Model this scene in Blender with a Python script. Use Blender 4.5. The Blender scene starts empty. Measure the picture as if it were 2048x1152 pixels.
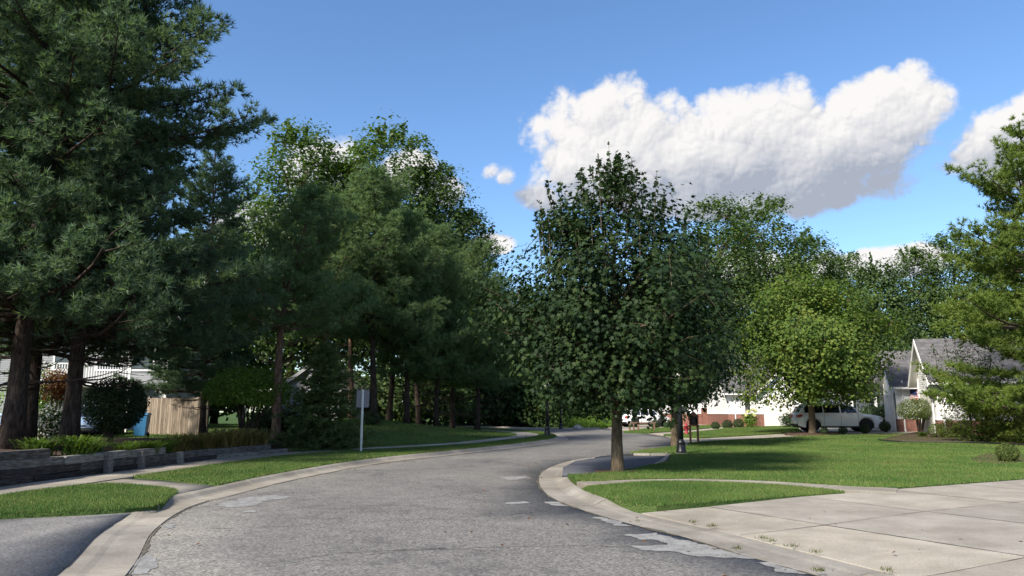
import bpy, math, random
import numpy as np
from mathutils import Vector, Matrix
from mathutils.geometry import delaunay_2d_cdt

R_ = math.radians
random.seed(7)
sc = bpy.context.scene
COL = sc.collection

# ------------------------------------------------------------------ camera, sky, sun, exposure
FPX, HOR, EYE = 1480.0, 824.0, 1.6          # focal length in px of the 2048 px photograph, horizon row, eye height
PITCH = math.atan((HOR - 576) / FPX)
cam_d = bpy.data.cameras.new('camera'); cam = bpy.data.objects.new('camera', cam_d); COL.objects.link(cam)
cam_d.sensor_width = 36.0; cam_d.lens = 36.0 * FPX / 2048; cam_d.clip_start = .1; cam_d.clip_end = 6000
cam.location = (0, 0, EYE); cam.rotation_euler = (R_(90) + PITCH, 0, 0)
sc.camera = cam
SUN = Vector((-.53, -.60, .65)).normalized()
sun_d = bpy.data.lights.new('sun', 'SUN'); sun_o = bpy.data.objects.new('sun', sun_d); COL.objects.link(sun_o)
sun_d.energy = 2.7; sun_d.angle = R_(6.0); sun_d.color = (1, .91, .76)
sun_o.rotation_euler = (-SUN).to_track_quat('-Z', 'Y').to_euler(); sun_o.location = SUN * 60
sc.view_settings.view_transform = 'Standard'; sc.view_settings.look = 'None'
sc.view_settings.exposure = 1.75; sc.view_settings.gamma = 1.0
sc.cycles.max_bounces = 6; sc.cycles.transparent_max_bounces = 6

def ray(px, py):
    a = (px - 1024) / FPX; b = (576 - py) / FPX
    return Vector((a, math.cos(PITCH) - b * math.sin(PITCH), math.sin(PITCH) + b * math.cos(PITCH)))

def build_world():
    w = bpy.data.worlds.new('World'); sc.world = w; w.use_nodes = True
    nt = w.node_tree; N = nt.nodes; L = nt.links; N.clear()
    def nd(t, **k):
        n = N.new(t)
        for a, v in k.items(): setattr(n, a, v)
        return n
    def put(s, v):
        if isinstance(v, bpy.types.NodeSocket): L.new(v, s)
        else: s.default_value = v
    def M(op, a, b=0.0, c=0.0, clamp=False):
        n = nd('ShaderNodeMath', operation=op, use_clamp=clamp)
        put(n.inputs[0], a); put(n.inputs[1], b); put(n.inputs[2], c)
        return n.outputs[0]
    def VM(op, a, b):
        n = nd('ShaderNodeVectorMath', operation=op); put(n.inputs[0], a); put(n.inputs[1], b); return n.outputs[0]
    def sstep(v, lo, hi, a=0.0, b=1.0):
        n = nd('ShaderNodeMapRange', interpolation_type='SMOOTHSTEP')
        put(n.inputs[0], v); n.inputs[1].default_value = lo; n.inputs[2].default_value = hi
        n.inputs[3].default_value = a; n.inputs[4].default_value = b
        return n.outputs[0]
    def noise(vec, scale, detail, rough):
        n = nd('ShaderNodeTexNoise'); put(n.inputs['Vector'], vec); n.inputs['Scale'].default_value = scale
        n.inputs['Detail'].default_value = detail; n.inputs['Roughness'].default_value = rough
        return n.outputs['Fac']
    def mix(f, a, b):
        n = nd('ShaderNodeMix', data_type='RGBA'); put(n.inputs[0], f)
        for s, v in ((n.inputs[6], a), (n.inputs[7], b)):
            if isinstance(v, bpy.types.NodeSocket): L.new(v, s)
            else: s.default_value = (*v, 1)
        return n.outputs[2]
    sky = nd('ShaderNodeTexSky', sky_type='NISHITA', sun_disc=False)
    sky.sun_elevation = math.asin(SUN.z); sky.sun_rotation = math.atan2(SUN.x, SUN.y)
    sky.air_density = 1.0; sky.dust_density = .35; sky.ozone_density = 2.6
    d = nd('ShaderNodeTexCoord').outputs['Generated']
    sep = nd('ShaderNodeSeparateXYZ'); L.new(d, sep.inputs[0])
    blobs = [(1225, 300, 215, 155), (1420, 320, 240, 120), (1670, 305, 200, 100), (1770, 225, 150, 84), (1560, 385, 280, 64), (1515, 255, 170, 95), (1385, 408, 190, 46),
             (2110, 280, 200, 96), (2330, 210, 260, 120), (1000, 345, 46, 28, .4), (1080, 402, 60, 40, .6), (885, 385, 72, 40, .8),
             (650, 350, 120, 80, .8), (810, 350, 80, 55, .8), (1800, 530, 115, 42), (985, 490, 60, 26, .8), (560, 460, 170, 70, .9),
             (1500, 560, 200, 60, .8)]
    def bil(v, s0=9.0, n=5):
        t = None
        for i in range(n):
            q = M('MULTIPLY', M('ABSOLUTE', M('SUBTRACT', M('MULTIPLY', noise(v, s0 * 2.13 ** i, 0, .5), 2.0), 1.0)), .56 ** i)
            t = q if t is None else M('ADD', t, q)
        return M('SUBTRACT', t, .54)
    def field(vec, n):
        # cumulus: ellipses roughened by cauliflower lumps
        sp = nd('ShaderNodeSeparateXYZ'); L.new(vec, sp.inputs[0])
        az = M('ARCTAN2', sp.outputs[0], sp.outputs[1]); el = M('ARCSINE', sp.outputs[2])
        m = None
        for b in blobs:
            px, py, rx, ry = b[:4]; amp = b[4] if len(b) > 4 else 1.0
            r = ray(px, py); a0 = math.atan2(r.x, r.y); e0 = math.asin(r.z / r.length)
            u = M('DIVIDE', M('SUBTRACT', az, a0), rx / 1480 * .9); v = M('DIVIDE', M('SUBTRACT', el, e0), ry / 1480 * .97)
            v = M('MULTIPLY', v, M('ADD', 1.0, M('MULTIPLY', M('LESS_THAN', v, 0.0), .25)))     # flatter below
            e = M('MULTIPLY', M('SUBTRACT', 1.0, M('ADD', M('MULTIPLY', u, u), M('MULTIPLY', v, v))), amp)
            m = e if m is None else M('MAXIMUM', m, e)
        m = M('MAXIMUM', m, -1.5)
        # scattered clouds over the rest of the dome, outside the piece of sky in view
        big = noise(VM('MULTIPLY', vec, (1, 1, 2.2)), 2.6, 3, .5)
        rest = sstep(big, .46, .62, -1.2, .9)
        gate = M('MAXIMUM', sstep(M('ABSOLUTE', az), .85, 1.2), sstep(el, .62, .8))
        m = M('ADD', M('MULTIPLY', m, M('SUBTRACT', 1.0, gate)), M('MULTIPLY', rest, gate))
        return M('ADD', m, M('MULTIPLY', bil(vec, n=n), .95)), el
    f0, el = field(d, 5)
    sd = Vector((-.62, 0, .78))
    b0 = bil(d, 19.2, 4); b1 = bil(VM('ADD', d, tuple(sd * .005)), 19.2, 4)
    f2, _ = field(VM('ADD', d, tuple(sd * .03)), 3)
    wisp = noise(d, 26, 5, .6)
    dens = sstep(M('ADD', f0, M('MULTIPLY', M('SUBTRACT', wisp, .5), .6)), -.10, .36)
    rt = lambda f: M('SQRT', M('MAXIMUM', M('ADD', f, .12), 0.0))
    lit = M('ADD', .66, M('ADD', M('MULTIPLY', M('SUBTRACT', b0, b1), .62), M('MULTIPLY', M('SUBTRACT', rt(f0), rt(f2)), .62)))
    def elev(row): r = ray(1480, row); return math.asin(r.z / r.length)
    nb = noise(d, 9, 2, .5)
    base = sstep(M('ADD', el, M('MULTIPLY', M('SUBTRACT', nb, .5), .07)), elev(408), elev(262), -.72, .10)
    low = sstep(el, elev(565), elev(520), -.2, .1)
    below = sstep(el, elev(475), elev(445))
    basef = M('ADD', M('MULTIPLY', base, below), M('MULTIPLY', low, M('SUBTRACT', 1.0, below)))
    lum = M('ADD', lit, basef, clamp=True)
    ccol = mix(lum, (.84, .91, 1.07), (1.98, 1.92, 1.86))
    hs = nd('ShaderNodeHueSaturation'); hs.inputs['Saturation'].default_value = 1.08; hs.inputs['Value'].default_value = .43
    L.new(sky.outputs[0], hs.inputs['Color'])
    tint = nd('ShaderNodeMix', data_type='RGBA', blend_type='MULTIPLY'); tint.inputs[0].default_value = 1
    L.new(hs.outputs[0], tint.inputs[6]); tint.inputs[7].default_value = (.86, .925, 1.0, 1)
    out = mix(M('MULTIPLY', dens, .97), tint.outputs[2], ccol)
    bg = nd('ShaderNodeBackground'); L.new(out, bg.inputs[0]); bg.inputs[1].default_value = .15
    o = nd('ShaderNodeOutputWorld'); L.new(bg.outputs[0], o.inputs[0])
    w.cycles.sampling_method = 'MANUAL'; w.cycles.sample_map_resolution = 512
build_world()

# ------------------------------------------------------------------ terrain, pixel to ground
def clamp(v, a=0., b=1.): return max(a, min(b, v))
def sst(a, b, v):
    t = clamp((v - a) / (b - a)); return t * t * (3 - 2 * t)
def T(x, y):
    t = clamp((y - 18) / 27)
    return .27 * (t * t * (1.5 - .5 * t) if t < 1 else 1) + .018 * clamp(x - 14, 0, 14) * sst(20, 34, y)
def G(px, py, dz=0.):
    d = ray(px, py); x, y = 0., 20.
    for i in range(80):
        t = (T(x, y) + dz - EYE) / d.z
        x = .5 * x + .5 * t * d.x; y = .5 * y + .5 * t * d.y
    return (x, y)
def at(px, py, Y):
    d = ray(px, py); t = Y / d.y
    return Vector((d.x * t, Y, EYE + d.z * t))

# ------------------------------------------------------------------ materials
MATS = {}
def material(name):
    m = bpy.data.materials.new(name); m.use_nodes = True; m.node_tree.nodes.clear(); MATS[name] = m
    nt = m.node_tree
    class A: pass
    a = A(); a.m = m; a.nt = nt
    def nd(t, **k):
        n = nt.nodes.new(t)
        for q, v in k.items(): setattr(n, q, v)
        return n
    def put(s, v):
        if isinstance(v, bpy.types.NodeSocket): nt.links.new(v, s)
        elif isinstance(v, (tuple, list)) and len(v) == 3 and s.type == 'RGBA': s.default_value = (*v, 1)
        else: s.default_value = v
    a.nd = nd; a.put = put
    a.obj = lambda: nd('ShaderNodeTexCoord').outputs['Object']
    def wpos(): return nd('ShaderNodeNewGeometry').outputs['Position']
    a.wpos = wpos
    def noise(vec, scale, detail=4, rough=.55, dist=0.):
        n = nd('ShaderNodeTexNoise'); put(n.inputs['Vector'], vec); n.inputs['Scale'].default_value = scale
        n.inputs['Detail'].default_value = detail; n.inputs['Roughness'].default_value = rough; n.inputs['Distortion'].default_value = dist
        return n.outputs['Fac']
    a.noise = noise
    def ramp(v, stops):
        n = nd('ShaderNodeValToRGB'); put(n.inputs[0], v); e = n.color_ramp.elements
        while len(e) < len(stops): e.new(.5)
        for i, (p, c) in enumerate(stops):
            e[i].position = p; e[i].color = (*c, 1) if len(c) == 3 else c
        return n.outputs[0]
    a.ramp = ramp
    def mix(f, c1, c2, blend='MIX'):
        n = nd('ShaderNodeMix', data_type='RGBA', blend_type=blend); put(n.inputs[0], f); put(n.inputs[6], c1); put(n.inputs[7], c2); return n.outputs[2]
    a.mix = mix
    def math_(op, x, y=0., clamp=False):
        n = nd('ShaderNodeMath', operation=op, use_clamp=clamp); put(n.inputs[0], x); put(n.inputs[1], y); return n.outputs[0]
    a.math = math_
    def scale(vec, s):
        n = nd('ShaderNodeVectorMath', operation='MULTIPLY'); put(n.inputs[0], vec); n.inputs[1].default_value = s; return n.outputs[0]
    a.scale = scale
    def bump(h, strength=.3, dist=.02):
        n = nd('ShaderNodeBump'); put(n.inputs['Height'], h); n.inputs['Strength'].default_value = strength; n.inputs['Distance'].default_value = dist; return n.outputs[0]
    a.bump = bump
    def out(color, rough=.8, normal=None, metal=0., spec=.4, coat=0.):
        b = nd('ShaderNodeBsdfPrincipled'); put(b.inputs['Base Color'], color); put(b.inputs['Roughness'], rough); b.inputs['Metallic'].default_value = metal
        b.inputs['Specular IOR Level'].default_value = spec; b.inputs['Coat Weight'].default_value = coat
        if normal is not None: nt.links.new(normal, b.inputs['Normal'])
        o = nd('ShaderNodeOutputMaterial'); nt.links.new(b.outputs[0], o.inputs[0]); a.bsdf = b; a.o = o
        return m
    a.out = out
    return a

def simple(name, c, rough=.6, var=.12, scale=3., metal=0., spec=.4, bump=0., bscale=40., coat=0.):
    a = material(name); p = a.obj(); n = a.noise(p, scale, 5)
    lo = tuple(v * (1 - var) for v in c); hi = tuple(min(1, v * (1 + var)) for v in c)
    col = a.ramp(n, [(.3, lo), (.7, hi)])
    nr = a.bump(a.noise(p, bscale, 3), bump, .01) if bump else None
    return a.out(col, rough, nr, metal, spec, coat)

def leaf_mat(name, dark, mid, light, trans=.25, nscale=.7, rough=.55, tcol=None, accent=None, rw=.45):
    a = material(name)
    rnd = a.nd('ShaderNodeNewGeometry').outputs['Random Per Island']
    n = a.noise(a.obj(), nscale, 3)
    f = a.math('ADD', a.math('MULTIPLY', rnd, rw), a.math('MULTIPLY', n, 1.05 - rw))
    stops = [(.25, dark), (.52, mid), (.82, light)]
    col = a.ramp(f, stops)
    if accent:
        col = a.mix(a.math('GREATER_THAN', rnd, 1 - accent[0]), col, accent[1])
    m = a.out(col, rough, None, 0, .18)
    tr = a.nd('ShaderNodeBsdfTranslucent')
    a.put(tr.inputs[0], a.mix(1.0, col, tcol or (1.3, 1.5, .5), 'MULTIPLY'))
    mx = a.nd('ShaderNodeMixShader'); mx.inputs[0].default_value = trans
    a.nt.links.new(a.bsdf.outputs[0], mx.inputs[1]); a.nt.links.new(tr.outputs[0], mx.inputs[2]); a.nt.links.new(mx.outputs[0], a.o.inputs[0])
    return m

def make_materials():
    # old chip-sealed asphalt: pale stones in grey binder, worn wheel tracks, dark damp stains
    a = material('asphalt'); p = a.wpos()
    big = a.noise(p, .35, 5, .6); mid = a.noise(p, 2.2, 5, .6)
    v = a.nd('ShaderNodeTexVoronoi'); a.put(v.inputs['Vector'], p); v.inputs['Scale'].default_value = 40
    stone = a.ramp(v.outputs['Color'], [(.15, (.082, .081, .083)), (.5, (.135, .132, .13)), (.9, (.22, .216, .212))])
    base = a.ramp(a.math('ADD', a.math('MULTIPLY', big, .6), a.math('MULTIPLY', mid, .45)), [(.36, (.55, .55, .57)), (.50, (.92, .91, .90)), (.60, (1.05, 1.03, 1.0)), (.75, (1.3, 1.27, 1.22))])
    c = a.mix(1, stone, base, 'MULTIPLY')
    cr = a.nd('ShaderNodeTexVoronoi', feature='DISTANCE_TO_EDGE'); 
    warp = a.nd('ShaderNodeVectorMath', operation='ADD'); a.put(warp.inputs[0], p)
    nn = a.nd('ShaderNodeTexNoise'); a.put(nn.inputs['Vector'], p); nn.inputs['Scale'].default_value = 1.4; nn.inputs['Detail'].default_value = 6
    a.put(warp.inputs[1], a.scale(nn.outputs['Color'], (1.6, 1.6, 0))); a.put(cr.inputs['Vector'], warp.outputs[0]); cr.inputs['Scale'].default_value = .42
    crack = a.math('MULTIPLY', a.math('LESS_THAN', cr.outputs['Distance'], .0022), a.math('GREATER_THAN', a.noise(p, .8, 2), .56))
    c = a.mix(a.math('MULTIPLY', crack, .7), c, (.07, .07, .07))
    h = a.math('SUBTRACT', a.noise(p, 90, 3), a.math('MULTIPLY', crack, .7))
    a.out(c, .85, a.bump(h, .55, .012))
    a = material('old_drive_asphalt'); p = a.wpos(); n = a.noise(p, 1.1, 6); s = a.noise(p, 34, 3)
    c = a.mix(1, a.ramp(n, [(.3, (.12, .118, .122)), (.7, (.205, .20, .198))]), a.ramp(s, [(.38, (.6, .6, .6)), (.62, (1.35, 1.35, 1.33))]), 'MULTIPLY')
    a.out(c, .85, a.bump(a.noise(p, 80, 3), .5, .012))
    a = material('new_asphalt'); p = a.wpos()
    a.out(a.mix(1, a.ramp(a.noise(p, .7, 4), [(.3, (.05, .055, .07)), (.7, (.068, .073, .09))]), a.ramp(a.noise(p, 110, 2), [(.3, (.8, .8, .8)), (.7, (1.2, 1.2, 1.2))]), 'MULTIPLY'), .75, a.bump(a.noise(p, 110, 2), .35, .008))
    def concrete(name, c0, c1, stain=(.62, .6, .57), fine=1.0):
        a = material(name); p = a.wpos()
        rnd = a.nd('ShaderNodeObjectInfo').outputs['Random']
        c = a.ramp(a.noise(p, 1.3, 7, .62), [(.3, c0), (.72, c1)])
        c = a.mix(1, c, a.ramp(rnd, [(0, (.88, .88, .9)), (1, (1.1, 1.08, 1.04))]), 'MULTIPLY')
        c = a.mix(1, c, a.ramp(a.noise(p, 45, 3), [(.3, (.82, .82, .82)), (.7, (1.13, 1.13, 1.13))]), 'MULTIPLY')
        st = a.ramp(a.noise(a.scale(p, (1, 1, 1)), .55, 8, .7, .6), [(.40, (1, 1, 1, 1)), (.62, (0, 0, 0, 1))])
        c = a.mix(a.math('MULTIPLY', st, .75), c, a.mix(1, c, stain, 'MULTIPLY'))
        return a.out(c, .85, a.bump(a.noise(p, 60, 4), .3, .008))
    concrete('drive_concrete', (.25, .232, .205), (.36, .338, .302), (.66, .64, .61))
    concrete('kerb_concrete', (.20, .188, .17), (.33, .31, .28))
    concrete('walk_concrete', (.21, .195, .175), (.34, .32, .285))
    concrete('cement_clean', (.24, .245, .25), (.34, .345, .35), (.6, .6, .62))
    a = material('cement'); p = a.wpos()                     # thin worn skim of cement, the stones showing through
    wear = a.ramp(a.math('ADD', a.math('MULTIPLY', a.noise(p, 5, 7, .7), .7), a.math('MULTIPLY', a.noise(p, 60, 3), .3)), [(.44, (0, 0, 0)), (.56, (1, 1, 1))])
    a.out(a.mix(wear, a.ramp(a.noise(p, 70, 3), [(.3, (.19, .192, .195)), (.7, (.28, .283, .286))]), a.ramp(a.noise(p, 55, 2), [(.3, (.085, .085, .09)), (.7, (.22, .218, .216))])), .85, a.bump(a.noise(p, 80, 3), .5, .01))
    # lawn soil and thatch under the blades
    def lawn(name, c0, c1, c2):
        a = material(name); p = a.wpos()
        f = a.math('ADD', a.math('MULTIPLY', a.noise(p, .45, 4), .6), a.math('MULTIPLY', a.noise(p, 14, 4), .45))
        c = a.ramp(f, [(.36, c0), (.52, c1), (.70, c2)])
        return a.out(c, .95, a.bump(a.noise(a.scale(p, (1, 1, 1)), 40, 4), .9, .05), 0, .1)
    lawn('lawn', (.038, .072, .02), (.06, .105, .03), (.09, .13, .042))
    lawn('ground_grass', (.03, .055, .016), (.045, .08, .02), (.065, .095, .03))
    def blades(name, c0, c1, c2, dry=False):
        a = material(name); p = a.wpos()
        rnd = a.nd('ShaderNodeNewGeometry').outputs['Random Per Island']
        f = a.math('ADD', a.math('MULTIPLY', a.noise(p, .5, 5), .75), a.math('MULTIPLY', rnd, .3))
        c = a.ramp(f, [(.34, c0), (.52, c1), (.72, c2)])
        if dry:
            g = a.ramp(a.noise(p, .33, 6, .65, .5), [(.54, (0, 0, 0)), (.70, (1, 1, 1))])
            c = a.mix(a.math('MULTIPLY', g, a.math('ADD', a.math('MULTIPLY', rnd, .6), .15)), c, (.17, .15, .06))
            c = a.mix(a.math('GREATER_THAN', rnd, .955), c, (.24, .20, .10))
        m = a.out(c, .6, None, 0, .2)
        tr = a.nd('ShaderNodeBsdfTranslucent'); a.put(tr.inputs[0], c)
        mx = a.nd('ShaderNodeMixShader'); mx.inputs[0].default_value = .3
        a.nt.links.new(a.bsdf.outputs[0], mx.inputs[1]); a.nt.links.new(tr.outputs[0], mx.inputs[2]); a.nt.links.new(mx.outputs[0], a.o.inputs[0])
        return m
    blades('grass_blades', (.055, .115, .026), (.092, .165, .038), (.165, .215, .062), dry=True)
    blades('weed_blades', (.05, .08, .02), (.09, .11, .03), (.15, .14, .06))
    a = material('mulch'); p = a.wpos()
    a.out(a.ramp(a.noise(p, 16, 6, .7), [(.3, (.03, .02, .016)), (.55, (.085, .058, .046)), (.75, (.15, .105, .085))]), .95, a.bump(a.noise(p, 22, 5), 1, .06), 0, .1)
    a = material('bark_pine'); p = a.scale(a.obj(), (1, 1, .28))
    n = a.noise(p, 14, 5, .65, .4)
    a.out(a.ramp(n, [(.32, (.02, .015, .013)), (.55, (.06, .046, .040)), (.75, (.12, .095, .082))]), .95, a.bump(n, 1, .05), 0, .1)
    a = material('bark_red_pine'); p = a.scale(a.obj(), (1, 1, .3)); n = a.noise(p, 12, 5, .65, .4)
    a.out(a.ramp(n, [(.32, (.06, .04, .03)), (.55, (.19, .125, .095)), (.75, (.30, .22, .18))]), .95, a.bump(n, 1, .04), 0, .1)
    a = material('bark_maple'); p = a.scale(a.obj(), (1, 1, .2)); n = a.noise(p, 26, 6, .65, .3)
    a.out(a.ramp(n, [(.32, (.05, .040, .027)), (.55, (.115, .09, .062)), (.75, (.18, .145, .10))]), .9, a.bump(n, .9, .025), 0, .15)
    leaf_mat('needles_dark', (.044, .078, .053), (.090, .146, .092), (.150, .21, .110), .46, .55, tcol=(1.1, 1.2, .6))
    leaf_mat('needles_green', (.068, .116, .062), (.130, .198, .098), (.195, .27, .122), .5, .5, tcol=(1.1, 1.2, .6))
    leaf_mat('needles_yellow', (.055, .095, .020), (.115, .175, .034), (.20, .25, .055), .34, .6, tcol=(1.2, 1.3, .4))
    leaf_mat('needles_spruce', (.045, .075, .032), (.09, .13, .052), (.15, .19, .075), .3, 1.2)
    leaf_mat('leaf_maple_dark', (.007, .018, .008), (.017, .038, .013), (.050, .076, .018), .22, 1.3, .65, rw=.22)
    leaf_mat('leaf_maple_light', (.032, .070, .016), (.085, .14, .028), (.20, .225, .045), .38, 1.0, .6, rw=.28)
    leaf_mat('leaf_cottonwood', (.03, .06, .02), (.065, .11, .034), (.12, .17, .055), .38, .25, .4)
    leaf_mat('leaf_wood', (.02, .042, .016), (.045, .08, .026), (.085, .125, .04), .34, .3)
    leaf_mat('leaf_shrub', (.05, .105, .018), (.115, .20, .032), (.20, .30, .055), .35, 1.6)
    leaf_mat('leaf_shrub_dark', (.014, .03, .013), (.03, .055, .021), (.06, .09, .033), .15, 1.6)
    leaf_mat('leaf_yew', (.03, .05, .012), (.065, .095, .022), (.12, .15, .035), .15, 3)
    leaf_mat('leaf_flowering', (.02, .05, .012), (.04, .08, .02), (.07, .12, .03), .2, 2, accent=(.42, (.82, .80, .78)))
    leaf_mat('leaf_rust', (.05, .022, .010), (.11, .045, .018), (.20, .09, .03), .3, 2)
    leaf_mat('leaf_straw', (.10, .11, .03), (.22, .18, .07), (.42, .30, .15), .3, 1.2)
    leaf_mat('leaf_daylily', (.035, .07, .014), (.07, .125, .024), (.14, .17, .05), .3, 1.2)
    leaf_mat('petals', (.55, .52, .25), (.7, .68, .40), (.8, .8, .6), .3, 2)
    simple('joint_dirt', (.075, .068, .055), .95, .4, 9)
    simple('dead_wood', (.17, .14, .12), .9, .3, 8)
    simple('white_siding', (.72, .73, .75), .55, .05, 1.2)
    simple('soffit_bounce_cream', (.62, .60, .54), .55, .05, 1.2)  # for soffits: cream stands in for warm bounced light
    simple('grey_and_shaded_siding', (.22, .23, .25), .6, .06, 1.2)  # true grey on the grey house, painted-in shade on the deck house
    simple('white_trim', (.78, .78, .78), .45, .04, 2)
    simple('garage_paint', (.66, .65, .62), .5, .05, 2)
    simple('galvanised', (.42, .44, .47), .42, .12, 6, .55)
    simple('sign_back', (.15, .155, .17), .55, .10, 5, .2)
    simple('black_iron', (.012, .014, .018), .38, .2, 5, .2, .5)
    simple('red_wood', (.19, .085, .06), .75, .25, 9, bump=.4)
    simple('stained_wood', (.165, .095, .07), .75, .25, 9, bump=.4)
    simple('white_paint', (.88, .89, .90), .18, .02, 1, 0, .5, coat=.8)
    simple('blue_paint', (.10, .22, .50), .2, .05, 1, .2, .5, coat=.8)
    simple('pale_blue_paint', (.30, .42, .62), .2, .05, 1, .2, .5, coat=.8)
    simple('car_glass', (.012, .016, .022), .05, .1, 1, 0, .8)
    simple('house_glass', (.03, .036, .045), .06, .2, 1, 0, .8)
    simple('tyre_rubber', (.018, .018, .019), .8, .2, 6)
    simple('rim_alloy', (.50, .51, .53), .3, .08, 4, .8)
    simple('black_plastic', (.02, .02, .022), .55, .15, 4)
    simple('tail_red', (.38, .012, .016), .2, .1, 3, 0, .6)
    simple('lamp_clear', (.62, .66, .70), .12, .05, 3, .3, .7)
    simple('lamp_globe', (.55, .55, .50), .25, .06, 3, 0, .5)
    simple('bin_blue', (.035, .16, .34), .5, .12, 4)
    simple('hydrant_red', (.22, .02, .03), .5, .1, 4)
    simple('red_cloth', (.42, .035, .05), .8, .1, 4)
    simple('white_cloth', (.75, .75, .76), .8, .05, 4)
    simple('navy_cloth', (.03, .04, .13), .8, .1, 4)
    simple('rock', (.34, .32, .29), .9, .25, 5, bump=.5, bscale=14)
    simple('edging_black', (.012, .012, .012), .6, .2, 5)
    # weathered landscape timber; the grey also lightened to paint in lit faces
    def timber(name, c0, c1, c2):
        a = material(name); p = a.scale(a.obj(), (1.2, 9, 9)); n = a.noise(p, 3.2, 7, .65, .5)
        rnd = a.nd('ShaderNodeObjectInfo').outputs['Random']
        c = a.ramp(a.math('ADD', n, a.math('MULTIPLY', a.math('SUBTRACT', rnd, .5), .3)), [(.3, c0), (.52, c1), (.75, c2)])
        a.out(c, .9, a.bump(n, .8, .03), 0, .15)
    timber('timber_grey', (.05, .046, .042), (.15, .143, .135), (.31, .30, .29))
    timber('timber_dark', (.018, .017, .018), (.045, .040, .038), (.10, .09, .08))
    a = material('fence_wood'); p = a.scale(a.obj(), (8, 8, .7)); n = a.noise(p, 3, 6, .6, .3); rnd = a.nd('ShaderNodeObjectInfo').outputs['Random']
    a.out(a.ramp(a.math('ADD', n, a.math('MULTIPLY', a.math('SUBTRACT', rnd, .5), .35)), [(.28, (.10, .08, .062)), (.55, (.21, .17, .135)), (.8, (.31, .26, .21))]), .85, a.bump(n, .5, .015), 0, .2)
    # asphalt shingles and brick courses, too far off to pick apart
    a = material('shingles'); g = a.nd('ShaderNodeTexBrick'); a.put(g.inputs['Vector'], a.nd('ShaderNodeTexCoord').outputs['UV'])
    g.inputs['Scale'].default_value = 1.0; g.inputs['Brick Width'].default_value = .33; g.inputs['Row Height'].default_value = .14; g.inputs['Mortar Size'].default_value = .006
    a.put(g.inputs['Color1'], (.085, .086, .094)); a.put(g.inputs['Color2'], (.14, .138, .144)); a.put(g.inputs['Mortar'], (.08, .08, .09)); g.inputs['Bias'].default_value = -.2
    c = a.mix(1, g.outputs[0], a.ramp(a.noise(a.wpos(), 2.5, 5), [(.3, (.75, .75, .76)), (.7, (1.25, 1.22, 1.2))]), 'MULTIPLY')
    a.out(c, .9, a.bump(g.outputs['Fac'], -.4, .01), 0, .15)
    a = material('brick_red'); g = a.nd('ShaderNodeTexBrick'); a.put(g.inputs['Vector'], a.nd('ShaderNodeTexCoord').outputs['UV'])
    g.inputs['Scale'].default_value = 1.0; g.inputs['Brick Width'].default_value = .21; g.inputs['Row Height'].default_value = .075; g.inputs['Mortar Size'].default_value = .008
    a.put(g.inputs['Color1'], (.15, .045, .032)); a.put(g.inputs['Color2'], (.22, .075, .052)); a.put(g.inputs['Mortar'], (.27, .22, .19))
    c = a.mix(1, g.outputs[0], a.ramp(a.noise(a.wpos(), 5, 4), [(.3, (.75, .75, .76)), (.7, (1.2, 1.2, 1.2))]), 'MULTIPLY')
    a.out(c, .85, a.bump(g.outputs['Fac'], -.5, .01), 0, .2)
make_materials()

# ------------------------------------------------------------------ mesh helpers
def tag(o, label=None, cat=None, group=None, kind=None):
    if label: o['label'] = label
    if cat: o['category'] = cat
    if group: o['group'] = group
    if kind: o['kind'] = kind
    return o
def link(name, me, parent=None, mat=None):
    o = bpy.data.objects.new(name, me); COL.objects.link(o)
    if mat: me.materials.append(MATS[mat])
    if parent is not None: o.parent = parent
    return o
def empty(name, loc=(0, 0, 0), rz=0.):
    o = bpy.data.objects.new(name, None); COL.objects.link(o); o.location = loc; o.rotation_euler = (0, 0, rz); o.empty_display_size = .3
    return o
def npmesh(name, V, F, smooth=False):
    V = np.ascontiguousarray(V, dtype=np.float32); F = np.ascontiguousarray(F, dtype=np.int32)
    me = bpy.data.meshes.new(name); k = F.shape[1]
    me.vertices.add(len(V)); me.vertices.foreach_set('co', V.ravel())
    me.loops.add(F.size); me.loops.foreach_set('vertex_index', F.ravel())
    me.polygons.add(len(F)); me.polygons.foreach_set('loop_start', np.arange(0, F.size, k, dtype=np.int32))
    me.polygons.foreach_set('loop_total', np.full(len(F), k, dtype=np.int32))
    if smooth: me.polygons.foreach_set('use_smooth', np.ones(len(F), dtype=bool))
    me.update(calc_edges=True); return me
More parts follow.
